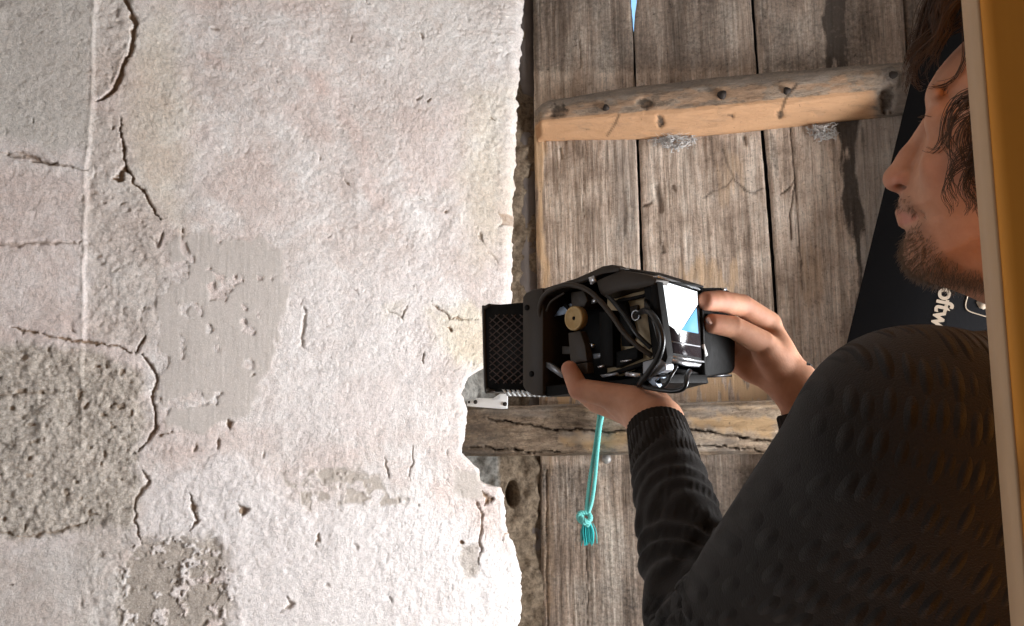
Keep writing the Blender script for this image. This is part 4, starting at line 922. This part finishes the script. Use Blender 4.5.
Vs, Qs = fs.mesh(); del fs, X, Y, Z
# knit coordinates: along the upper arm and round it
ad = unit(LE - LS); vw = ray(850, 480); bdv = unit(np.cross(ad, vw)); q = Vs - LS
fa = sstep(0, .06, np.linalg.norm(Vs - LE, axis=1) * 0 + ((Vs - LE) @ fl)) * sstep(.075, .05, np.linalg.norm(np.cross(Vs - LE, fl), axis=1))
av = unit(-.28 * _r - _u); bv = unit(np.cross(av, _w)); ca = (q @ av) * 10 * (1 - fa) + ((Vs - LE) @ fl) * 10 * fa; cbv = (q @ bv) * 10
wgt = (1 - .75 * fa)
att = np.stack([ca, cbv, wgt, 1 + 0 * ca], 1)
sweater = obj('sweater', Vs, Qs, M_KNIT, man, attrs={'mask_a': att})
M_RIB = simple('ribbed_wool', (.018, .0145, .012), .95, var=.35, nscale=500, bump=.0006, spec=.1)
def ribbed(p0, p1, r0, r1, ribs, name='cuff', inner=.0035, amp=.0004):
    ax = unit(p1 - p0); a1 = unit(np.cross(ax, [0.3, .2, .9])); a2 = np.cross(ax, a1); m_ = ribs * 6; th = np.arange(m_) * 2 * math.pi / m_; rg = []
    prof = [(0, 0), (.12, .0012), (.5, .0012), (.96, .0008), (1.0, -.0009), (1.0, -inner), (.7, -inner - .001)]
    for t, o in prof:
        r = r0 + (r1 - r0) * t + o + (amp * np.sin(ribs * th) if (o > -.0007) else 0 * th)
        rg.append((p0 + (p1 - p0) * t)[None, :] + r[:, None] * (np.cos(th)[:, None] * a1 + np.sin(th)[:, None] * a2))
    rg = np.array(rg); N, M, _ = rg.shape; i = np.arange(N - 1)[:, None]; j = np.arange(M)[None, :]; j1 = (j + 1) % M
    return obj(name, rg.reshape(-1, 3), np.stack([i * M + j, i * M + j1, (i + 1) * M + j1, (i + 1) * M + j], -1).reshape(-1, 4), M_RIB, sweater)
ribbed(LW - fl * .062, LW - fl * .002, .0345, .0305, 38); ribbed(RW - fr * .085, RW - fr * .026, .0365, .0320, 30)
ribbed(NK + np.array([-.004, .0, -.055]), NK + np.array([-.008, .004, -.002]), .078, .066, 60, 'collar')
# ---- trousers and shoes, down to the floor
ft = Field(np.array([PEL[0] - .25, PEL[1] - .25, .05]), np.array([PEL[0] + .25, PEL[1] + .25, 1.02]), .009)
fwd = unit(np.array([-.8, .6, 0])); sdv = np.array([.6, .8, 0.])
ft.cone(PEL - sdv * .06, PEL + sdv * .06, .12, .12, .03); feet = []
for s in (-1, 1):
    hip = PEL + sdv * s * .085; kn = np.array([*(PEL + sdv * s * .10 + fwd * .03)[:2], .50]); an = np.array([*(PEL + sdv * s * .11 - fwd * .02)[:2], .10]); feet.append(an)
    ft.cone(hip, kn, .095, .068, .02); ft.cone(kn, an, .068, .052, .02)
Vt, Qt = ft.mesh(); obj('trousers', Vt, Qt, M_TROU, man)
for an in feet:
    f = Field(np.array([an[0] - .25, an[1] - .22, .0]), np.array([an[0] + .2, an[1] + .26, .16]), .006); a0 = np.array([an[0], an[1], .04])
    f.cone(a0 - fwd * .04, a0 + fwd * .16, .04, .037, .02); f.cone(np.array([an[0], an[1], .12]), a0, .045, .045, .02); Vf, Qf = f.mesh(); Vf[:, 2] = np.maximum(Vf[:, 2], .001); obj('shoe', Vf, Qf, M_SHOE, man)

# ================================================================== THE SCANNING DEVICE
M_BLK = simple('black_plastic', (.007, .0065, .006), .62, var=.3, nscale=200, bump=.0003, spec=.10); M_BRN = simple('dark_brown_plastic', (.042, .032, .023), .55, var=.25, nscale=150, bump=.0003, spec=.3)
M_MESH = simple('hood_grille', (.055, .030, .021), .6, var=.3); M_TAN = simple('tan_board', (.50, .38, .23), .6, var=.3, nscale=120); M_BRASS = simple('brass_disc', (.46, .31, .13), .45, .25, .2, 200, .0004)
M_CABLE = simple('black_cable', (.012, .012, .012), .32, var=.2); M_STEEL = simple('bright_steel', (.62, .63, .65), .3, .8, .15, 160); M_GREYP = simple('grey_metal', (.30, .31, .33), .4, .5); M_WFIN = simple('white_fin', (.62, .62, .60), .5)
M_PALE = simple('pale_blue_plastic', (.42, .50, .62), .25, .0, .2)
def emis(name, col, s):
    m = NT(name); return m.out((.02, .02, .02), .6, spec=.1, **{'Emission Color': (*col, 1), 'Emission Strength': s})
M_SCRW = emis('screen_white', (.93, .97, 1.0), 1.25); M_SCRB = emis('screen_blue', (.22, .62, 1.0), .75); M_SCRD = simple('screen_dark', (.022, .016, .018), .18, var=.1)
KP = P(657, 330, .90); FD = unit([-.6816, .7317, 0]); RD = unit([.7317, .6816, 0])
def S_(x, y): return hit(x, y, KP, RD)
def B_(x, y): return hit(x, y, KP, FD)
dev = empty('handheld_scanner', tuple(S_(600, 395) + RD * .04), 'black handheld scanning device with lens hood, brass disc, cables and lit screen', 'scanner')
def sx(pts, o0, o1): A = np.array([S_(x, y) for x, y in pts]); return A + RD * o0, A + RD * o1
def bx(pts, o0, o1): A = np.array([B_(x, y) for x, y in pts]); return A + FD * o0, A + FD * o1
def spr(name, pts, o0, o1, mat, parent=None, bevel=.0): b = MB(); b.prism(*sx(pts, o0, o1)); return fin(b, name, mat, parent, bevel)
def bpr(name, pts, o0, o1, mat, parent=None, bevel=.0): b = MB(); b.prism(*bx(pts, o0, o1)); return fin(b, name, mat, parent, bevel)
def fin(b, name, mat, parent=None, bevel=0.):
    o = b.build(name, mat, parent or dev, smooth=False)
    if bevel: md = o.modifiers.new('bevel', 'BEVEL'); md.width = bevel; md.segments = 2; md.limit_method = 'ANGLE'
    return o
WD = .085
# hood with grille
hb_ = MB(); HN = [(483.5, 311), (485, 307.5), (489, 305.5), (541, 301), (541, 391), (497, 392), (489, 390.5), (486, 386)]
hb_.prism(*sx(HN, 0, .003)); hb_.prism(*sx(HN, WD - .003, WD)); hb_.prism(*sx([(489, 305.5), (541, 301), (541, 303), (489, 307.5)], .003, WD - .003)); hb_.prism(*sx([(489, 390.5), (541, 391), (541, 389), (489, 388.5)], .003, WD - .003))
hood = fin(hb_, 'lens_hood', M_BLK)
n0 = [S_(x, y) for x, y in ((489, 305.5), (484.5, 308.5), (484, 312), (486, 385), (488.5, 389.5), (494, 391.5))]; loop = n0 + [p + RD * WD for p in n0[::-1]] + [n0[0]]
b = MB(); b.tube(resample(loop, 120), .0026, 8); b.build('hood_rim', M_BRN, hood)
b = MB()
for k in range(-9, 14):
    for dr in (-1, 1):
        pts = []
        for t in np.linspace(0, 1, 30):
            x = 490 + 40 * t; y = 349 + k * 7.2 + dr * 34 * (t - .5)
            if 314 < y < 384: pts.append(S_(x, y) - RD * .0006)
        if len(pts) > 2: b.tube(np.array([pts[0], pts[-1]]), .00085, 5)
g = b.build('hood_grille', M_MESH, hood); g['kind'] = 'stuff'
cl = S_(541, 347) + RD * WD / 2
b = MB(); b.tube(np.array([cl, cl + FD * .05]), .033, 28); b.tube(np.array([cl + FD * .05, cl + FD * .056]), .036, 28); lens = b.build('lens', M_BLK, dev); b = MB(); b.tube(np.array([cl + FD * .0565, cl + FD * .058]), .028, 28); b.build('lens_glass', simple('lens_glass', (.02, .025, .04), .05), lens)
spr('front_frame', [(527, 297), (530, 293), (537, 290), (547, 288), (547, 396), (536, 395), (530, 391), (527, 386)], -.007, WD + .006, M_BRN, bevel=.0015)
for (x, y) in ((531.5, 308), (536, 374)): b = MB(); b.tube(np.array([S_(x, y) - RD * .0085, S_(x, y) - RD * .006]), .0036, 12); b.build('screw', M_BLK, dev)
# chassis
spr('far_cover', [(546, 292), (613, 267), (656, 280), (660, 384), (546, 394)], WD - .004, WD, M_BLK)
spr('top_cover', [(546, 289.5), (613, 266), (657, 279.5), (657, 281.5), (613, 269), (546, 292.5)], .0, WD, M_BLK)
spr('top_rail', [(540, 291), (556, 285.5), (578, 279), (592, 273), (606, 266.5), (615, 265), (623, 268), (622, 272), (612, 271.5), (598, 277), (582, 284), (560, 291), (546, 297)], -.005, .012, M_BRN, bevel=.001)
spr('upper_housing', [(598, 281), (623, 270), (650, 275.5), (658, 279.5), (656, 285), (640, 289), (622, 291), (606, 297), (601, 292)], -.003, .020, M_BRN, bevel=.0012)
spr('bottom_rail', [(546, 386), (575, 383), (620, 380), (660, 374), (662, 383), (640, 389), (600, 390), (546, 397)], -.002, WD, M_BLK, bevel=.001)
spr('rear_post', [(650, 281), (657, 280), (668, 357), (662, 374), (654, 374)], -.001, .010, M_BLK, bevel=.001)
spr('front_strut', [(547, 362), (551, 363.5), (565, 374), (563, 378), (547, 367)], -.002, .004, M_GREYP)
spr('inner_plate', [(546, 296), (600, 284), (600, 386), (546, 388)], .040, .043, M_BLK)
cb = spr('circuit_board', [(598, 296), (606, 298), (624, 292), (652, 286), (654, 352), (640, 362), (612, 376), (598, 376)], .016, .0185, M_TAN)
for pts, mt, o in (([(612, 298), (618, 297), (628, 330), (624, 346), (616, 346)], M_BLK, .010), ([(638, 292), (648, 290), (648, 306), (638, 308)], M_BRN, .010), ([(598, 312), (611, 310), (612, 366), (599, 368)], M_BLK, .002), ([(612, 352), (634, 346), (634, 358), (612, 368)], M_BLK, .006), ([(556, 346), (566, 346), (566, 354), (556, 354)], M_BRN, .01), ([(622, 306), (630, 304), (632, 318), (626, 320)], M_BRN, .012)): spr('component', pts, o, .018, mt, cb, .0006)
for pts in ([(611, 300), (652, 291), (652, 293.5), (611, 303)], [(648, 286), (651, 285.5), (654, 352), (651, 353)], [(600, 374), (650, 358), (652, 361), (602, 378)]): spr('cross_bar', pts, .006, .012, M_BLK)
spr('metal_catch', [(592, 278), (597, 276), (599, 282), (594, 285)], -.006, -.003, M_STEEL); spr('metal_catch', [(586, 299), (590, 297), (589, 302), (585.5, 303)], .01, .014, M_STEEL); spr('metal_catch', [(588, 343), (592, 344.5), (590.5, 347.5)], .002, .006, M_STEEL); spr('metal_catch', [(591, 354), (606, 352), (605, 356), (592, 359)], .003, .006, M_GREYP)
spr('metal_catch', [(599, 366.5), (604.5, 365), (604.5, 366.8), (600, 368)], -.003, .0, M_STEEL); spr('metal_catch', [(602, 375), (618, 372.5), (620, 374.5), (604, 377.5)], -.003, .0, M_GREYP); spr('metal_catch', [(622, 361), (632, 359.5), (632, 360.6), (622, 362.2)], -.003, .0, M_STEEL)
spr('glass_vane', [(547, 316), (553, 307), (563, 303), (568, 304), (567, 310), (556, 314)], .012, .014, M_PALE); spr('glass_vane', [(558, 305), (561, 303), (566, 309), (564, 311)], .008, .010, M_BLK)
spr('drive_body', [(567, 292), (580, 290), (584, 300), (580, 308), (568, 308)], .006, .03, M_BRN, bevel=.001)
spr('lever_arm', [(571, 333), (583, 331), (588, 346), (590, 361.5), (573.5, 364)], -.005, .006, M_BRN, bevel=.0008); spr('lever_foot', [(573.7, 364.8), (590.2, 362.3), (590.8, 373.5), (574.5, 376)], -.005, .006, M_BRN, bevel=.0008)
# brass disc
c = S_(576.8, 318.5); up = np.array([0, 0, 1.0]); a1 = FD; rg = []
for (r_, o) in ((.0125, .004), (.0143, .003), (.0143, -.005), (.0132, -.0065), (.0118, -.0062), (.0112, -.0056), (.0030, -.0056), (.0022, -.0050), (.0020, .001)):
    rg.append([c + RD * o + r_ * (math.cos(t) * a1 + math.sin(t) * up) for t in np.arange(40) * 2 * math.pi / 40])
V_, Q_, T_ = loft(np.array(rg)); b = MB(); b.add(V_, Q_, T_); disc = b.build('disc', M_BRASS, dev); disc['label'] = 'brass-coloured disc'
b = MB(); b.tube(np.array([c - RD * .0052, c - RD * .0045]), .0021, 14); b.build('disc_hub', M_BLK, disc)
c = S_(636.8, 315.5) - RD * .002; th = np.linspace(0, 2 * math.pi, 28); b = MB(); b.tube(c + .0052 * (np.cos(th)[:, None] * FD + np.sin(th)[:, None] * up), .0007, 6, caps=False); b.build('ring', M_STEEL, dev)
# cables
def cable(pts, r, mat=M_CABLE, n=50): b = MB(); b.tube(resample([S_(x, y) + RD * o for x, y, o in pts], n), r, 8); return b.build('cable', mat, dev)
cable([(545, 330, .004), (543.5, 314, -.006), (548, 300, -.010), (558, 291, -.012), (575, 285.5, -.013), (593, 290, -.012), (606, 301, -.011), (618, 316, -.010), (628, 332, -.008), (640, 346, -.004), (650, 356, .004)], .0032, M_BRN)
cable([(600, 292, .004), (614, 300, -.004), (628, 316, -.006), (640, 334, -.006), (650, 348, .002)], .0026); cable([(549, 311, -.004), (556, 302, -.008), (567, 293, -.004)], .0014, M_BRN)
cable([(636, 314, .004), (648, 311, -.006), (660, 315, -.014), (670, 328, -.018), (673, 343, -.018), (667, 358, -.015), (655, 372, -.010), (644, 383, -.006), (636, 386, .004)], .0034)
cable([(640, 378, .004), (648, 386, -.006), (662, 389, -.010), (678, 391, -.010), (688, 389, -.010), (692, 383, -.010), (689, 376, -.004), (684, 371, .01)], .0027); cable([(677, 366, .0), (675.5, 376, -.008), (671, 384, -.008), (664, 389, -.006)], .0018)
cable([(642, 300, .006), (650, 306, -.004), (656, 318, -.006), (660, 336, -.004), (660, 350, .004)], .0020)
spr('clamp_block', [(645, 362), (660, 358), (668, 364), (668, 370), (652, 378), (645, 374)], -.004, .01, M_GREYP, bevel=.0008); spr('clamp_block', [(646, 377), (664, 377), (657, 380), (661, 388), (659, 389)], -.004, .004, M_PALE)
b = MB(); b.tube(np.array([S_(629, 374) - RD * .004, S_(643, 375.5) - RD * .004]), .0026, 10); b.build('steel_rod', M_STEEL, dev)
for k in range(9): x = 503 + 4.8 * k; y = 389.5 + .15 * k; spr('cooling_fin', [(x, y), (x + 1.5, y), (x + 7.2, y + 6.5), (x + 5.7, y + 6.5)], -.002, .003, M_WFIN)
# display unit on the back
disp = bpr('display', [(656, 278), (658, 276.5), (697, 288.5), (699.5, 291), (705, 362), (702, 366), (672, 360), (666, 356)], .0005, .018, M_BLK, bevel=.001)
bpr('display_edge', [(656, 277.8), (657.5, 275.5), (697, 287.7), (699.3, 290), (698, 290.6), (696, 289.3), (658, 278)], -.002, .016, M_STEEL, disp)
bpr('screen', [(659.5, 280), (696.5, 291.3), (701, 358), (668.5, 352)], -.0006, .002, M_SCRD, disp)
bpr('screen_image', [(660, 280.7), (696.3, 291.8), (697.0, 304.5), (677.5, 334.5), (674, 329), (664.2, 322)], -.0011, .0, M_SCRW, disp); bpr('screen_image', [(695.8, 308.5), (697.6, 333.5), (681, 330.4)], -.0011, .0, M_SCRB, disp)
bpr('display_seam', [(671, 341), (699.5, 346), (699.5, 347.2), (671, 342.2)], -.0012, .001, M_GREYP, disp)
for pts in ([(671, 355.5), (702.5, 361), (702.7, 362.6), (671, 357.2)], [(671, 359), (700, 364.5), (697.5, 367), (686, 366), (671, 361.2)]): bpr('chrome_strip', pts, -.0022, .004, M_STEEL, disp)
bpr('hinge', [(701.5, 345), (703, 344), (706.5, 355), (704.5, 357)], -.002, .002, M_WFIN, disp)
grip = bpr('camera_grip', [(698, 292), (702, 289.5), (729, 289.5), (734, 292.5), (737, 300), (736.5, 368), (733, 373.5), (706, 378), (702, 374), (699, 340)], .001, .043, M_BLK, bevel=.003)
bpr('grip_dial', [(705, 288.8), (708, 287), (731, 287), (733, 289), (733, 291.5), (705, 291.5)], .008, .036, M_BLK, grip, bevel=.001); bpr('button', [(727, 287.2), (731, 287), (732, 291), (728.5, 290.6)], .006, .009, M_STEEL, grip)
bpr('base_plate', [(668, 366), (702, 372), (735, 374.5), (735, 376.5), (702, 378), (668, 372)], .004, .040, M_BLK)
bpr('base_screw', [(716, 375.2), (733, 374.2), (733, 375.6), (716, 376.6)], .002, .004, M_GREYP)

# ================================================================== SMALLER THINGS
# ---- black banner leaning against the door, with rotated lettering
M_BAN = simple('black_banner', (.006, .006, .007), .75, var=.2, nscale=200, spec=.15); M_LET = simple('beige_print', (.34, .27, .20), .8, var=.05)
OB = .062; e0 = D(848, 338, OB); e1 = D(907, 98, OB); bu = unit(e1 - e0); brt = unit(np.cross(bu, DN)); brt = brt if brt @ DT > 0 else -brt
Wb = .52; low = e0 + bu * ((0.01 + Wb * abs(brt[2]) - e0[2]) / bu[2]); Lb = 2.2
ban = empty('banner', tuple(low + brt * Wb), 'black banner with beige lettering leaning on the door behind the man', 'banner')
b = MB(); b.box(low + bu * Lb / 2 + brt * Wb / 2, brt * Wb / 2, bu * Lb / 2, DN * .004, .002); b.build('panel', M_BAN, ban, smooth=False)
def text_on(body, px, py, size):
    cu = bpy.data.curves.new('lettering', 'FONT'); cu.body = body; cu.size = size; cu.extrude = .0006; cu.offset = size * .028; cu.space_character = .96
    o = bpy.data.objects.new('lettering', cu); COL.objects.link(o); p = D(px, py, OB + .0048) - OFF[ban.name]
    xd, yd = -bu, brt; zd = np.cross(xd, yd)
    o.matrix_local = Matrix(((xd[0], yd[0], zd[0], p[0]), (xd[1], yd[1], zd[1], p[1]), (xd[2], yd[2], zd[2], p[2]), (0, 0, 0, 1)))
    cu.materials.append(M_LET); o.parent = ban; bpy.context.view_layer.update()
    me = bpy.data.meshes.new_from_object(o.evaluated_get(bpy.context.evaluated_depsgraph_get())); me.name = 'lettering'; m_ = o.matrix_local.copy(); bpy.data.objects.remove(o)
    o = bpy.data.objects.new('lettering', me); COL.objects.link(o); o.parent = ban; o.matrix_local = m_
    if not me.materials: me.materials.append(M_LET)
    return o
text_on('oftw', 940.5, 287, .043)
b = MB(); b.tube(resample([D(x, y, OB + .005) for x, y in ((970, 280), (967.5, 296), (965.5, 304), (966.5, 309), (971, 312), (984, 316), (1000, 321))], 40), .0011, 6); b.build('emblem_outline', M_LET, ban)
b = MB(); b.prism(np.array([D(x, y, OB + .0045) for x, y in ((976, 302), (979, 308), (984, 309.5), (989, 306), (994, 302), (985, 296))]), np.array([D(x, y, OB + .0055) for x, y in ((976, 302), (979, 308), (984, 309.5), (989, 306), (994, 302), (985, 296))])); b.build('emblem', M_LET, ban, smooth=False)

# ---- pine door edge close to the viewer
def mat_pine():
    m = NT('varnished_pine'); co = m.coord((38, 38, 1.6)); n = m.noise(co, 1, 4, .55, .5); n2 = m.noise(m.coord((160, 160, 4)), 1, 3)
    kn = m.node('ShaderNodeVectorMath', operation='DISTANCE'); mp = m.coord((1, 1, .55)); m.link(mp, kn.inputs[0]); kz = P(1022, 478, .33) - np.array([_px, _py, 0]); kn.inputs[1].default_value = (kz[0], kz[1], kz[2] * .55)
    c = m.mix(m.ramp(n, [(.35, 0.), (.65, 1.)]), (.56, .21, .028), (.68, .285, .045)); c = m.mix(m.math('MULTIPLY', n2, .35), c, (.46, .15, .018))
    c = m.mix(m.ramp(kn.outputs['Value'], [(.003, .85), (.010, 0.)]), c, (.10, .04, .015))
    return m.out(c, .6, m.bump(n2, .0003, .4), spec=.12)
B0 = P(1007, 300, .33); A0 = P(976, 300, .37); dB = np.array([B0[0], B0[1]])
_px, _py = B0[0] + .13, B0[1] + .02
M_PINE = mat_pine()
M_PINEE = simple('lit_tone_pine_edge', (.46, .29, .155), .6, var=.12, nscale=40)  # light on the leaf's edge face, put into a paler colour
sec = []
fdv = unit([.949, -.316]); edv = unit([.316, .949]); b0_ = np.array([B0[0], B0[1]]); cs = [tuple(b0_), tuple(b0_ + fdv * .27), tuple(b0_ + fdv * .27 + edv * .038), tuple(b0_ + edv * .038)]
rr = .004
rings = []
for z in np.linspace(.004, 2.25, 40):
    ring = []
    for i, (x, y) in enumerate(cs):
        p0 = np.array(cs[i - 1]); p1 = np.array((x, y)); p2 = np.array(cs[(i + 1) % 4]); d0 = unit(p0 - p1); d1 = unit(p2 - p1); c_ = p1 + (d0 + d1) * rr
        for k in range(5): a = k / 4 * math.pi / 2; q_ = c_ - d1 * rr * math.cos(a) - d0 * rr * math.sin(a); ring.append((*q_, z))
    rings.append(ring)
V_, Q_, T_ = loft(np.array(rings))
post = empty('pine_door_leaf', (_px, _py, 0), 'orange varnished pine door leaf seen edge-on, closest to the viewer', 'door')
obj('leaf', V_, Q_, M_PINE, post, T_)
ec = b0_ + edv * .019 - fdv * .0004; b = MB(); b.box((ec[0], ec[1], 1.127), (*(fdv * .0009), 0), (*(edv * .0145), 0), (0, 0, 1.12), .0004); b.build('edge_band', M_PINEE, post)['label'] = 'edge of the leaf, coloured paler as if lit'

# ---- turquoise cord hanging from the bar
def mat_rope():
    m = NT('turquoise_cord'); n = m.noise(m.coord(), 400, 3); return m.out(m.mix(n, (.06, .36, .34), (.22, .66, .60)), .7, m.bump(n, .0005))
M_ROPE = mat_rope(); OR = .094
def DR(x, y, o=0.0): return D(x, y, OR + o)
cord = empty('cord', tuple(DR(586, 540)), 'knotted turquoise cord hanging from the timber bar', 'cord')
def twisted(pts, name, r=.0040, turns=22, n=260):
    p = resample(pts, n); t, nn_, bb = frames(p); b = MB(); a = np.linspace(0, turns * 2 * math.pi, n)
    for k in range(3): ph = a + k * 2 * math.pi / 3; b.tube(p + r * .58 * (np.cos(ph)[:, None] * nn_ + np.sin(ph)[:, None] * bb), r * .50, 6)
    return b.build(name, M_ROPE, cord)
zt_ = DR(600, 402.5)
over = [zt_ + np.array([0, .075, .006]), zt_ + np.array([0, .03, .010]), zt_ + np.array([0, .003, .007])]
twisted(over + [DR(600, 408), DR(598, 425), DR(594.5, 450), DR(590, 478), DR(587.5, 500), DR(586, 514)], 'strand')
twisted([o + np.array([.010, 0, 0]) for o in over] + [DR(604, 408), DR(600.5, 425, .004), DR(597.5, 450, .004), DR(595, 478, .002), DR(592, 500, .002), DR(588, 514)], 'strand')
kc = DR(585.5, 518)
def K(a, b_, c_): return kc + DT * a + np.array([0, 0, b_]) + DN * c_
twisted([K(.004, .010, 0), K(-.010, .010, .004), K(-.013, .0, .006), K(-.002, -.008, .010), K(.010, -.003, .006), K(.009, .006, .0), K(-.002, .009, -.004), K(-.008, .002, .006), K(.002, -.005, .010), K(.007, -.009, .004), K(.002, -.016, .002)], 'knot', .0050, 10, 160)
b = MB()
for k in range(90):
    a0 = rng.normal(0, .0055); p0 = K(a0 * .6 + .002, -.010, rng.normal(0, .003)); b.tube(resample([p0, p0 + np.array([0, 0, -.018]) + DT * (a0 * .35 + rng.normal(0, .001)), p0 + np.array([0, 0, -rng.uniform(.032, .046)]) + DT * (a0 * .3 + rng.normal(0, .0018))], 7), .0008, 4)
ts = b.build('tassel', simple('cord_fibres', (.02, .42, .42), .7, var=.35, nscale=500), cord); ts['kind'] = 'stuff'

# ---- white latch plate on the bar end
M_WHT = simple('white_metal', (.80, .80, .79), .4, var=.05)
def DLp(x, y, o): return D(x, y, .092 + o)
latch = empty('latch_plate', tuple(DLp(487, 408, 0)), 'small white metal latch plate with two screws above the bar end', 'latch')
b = MB(); pl = [(467, 398.2), (472, 397.6), (500.5, 398.8), (501, 392.8), (508, 392.6), (507.6, 408.6), (502, 409), (472.5, 406.6), (467, 406)]
b.prism(np.array([DLp(x, y, .006) for x, y in pl]), np.array([DLp(x, y, .0) for x, y in pl])); o = b.build('plate', M_WHT, latch, smooth=False); md = o.modifiers.new('bevel', 'BEVEL'); md.width = .0008; md.segments = 2
for (x, y) in ((475.5, 402), (505, 404)):
    c = DLp(x, y, .006); b = MB(); rg = [[c + DN * o_ + r_ * (math.cos(t) * DT + math.sin(t) * np.array([0, 0, 1.])) for t in np.arange(14) * 2 * math.pi / 14] for r_, o_ in ((.0046, -.001), (.0046, .0008), (.0034, .0020), (.001, .0022))]
    V_, Q_, T_ = loft(np.array(rg)); b.add(V_, Q_, T_); b.build('screw', M_IRON, latch)
b = MB(); b.box(DLp(469, 402, .0062), DT * .0022, np.array([0, 0, .0028]), DN * .0006); b.build('slot', M_BLK, latch, smooth=False)

# ---- bolt under the bar
c = D(606.5, 459, .004); b = MB(); rg = [[c + DN * o_ + r_ * (math.cos(t) * DT + math.sin(t) * np.array([0, 0, 1.])) for t in np.arange(12) * 2 * math.pi / 12] for r_, o_ in ((.009, -.004), (.0105, .002), (.008, .006), (.003, .008))]
V_, Q_, T_ = loft(np.array(rg)); b.add(V_, Q_, T_); b.build('bolt_head', simple('galvanised', (.42, .41, .39), .5, .4, .3, 200, .001), door)

# ---- cobwebs under the batten
M_WEB = simple('dusty_web', (.58, .56, .54), .9, var=.25)
def cobweb(cx, cy, rx, ry, n, label):
    b = MB()
    for k in range(n):
        a = rng.uniform(0, 6.28); q = math.sqrt(rng.random()); x0, y0 = cx + rx * q * math.cos(a), cy + ry * q * math.sin(a); a2 = rng.uniform(0, 6.28); L = rng.uniform(2, 9)
        p = [D(x0 + L * s * math.cos(a2) + rng.normal(0, .8), y0 + .6 * L * s * math.sin(a2) + rng.normal(0, .8) + .3 * s * s, .006 + max(0., (1 - abs(q))) * .018 * rng.random()) for s in (0, .33, .66, 1)]
        b.tube(resample(p, 7), rng.uniform(.0004, .0014), 4)
    for k in range(10):
        a = rng.uniform(-2.6, -.5); p = [D(cx + rng.uniform(-.8, .8) * rx, cy, .012), D(cx + rng.uniform(-.9, .9) * rx, cy - ry * .8, .028)]; b.tube(resample(p, 5), .0003, 4)
    tag(b.build('cobweb', M_WEB), label, 'cobweb', 'cobwebs under the batten')
cobweb(674, 140, 21, 9, 190, 'dusty grey cobweb under the batten, left of the joint above the screen')
cobweb(824, 131, 15, 8, 110, 'pale cobweb under the batten next to the dark stain')
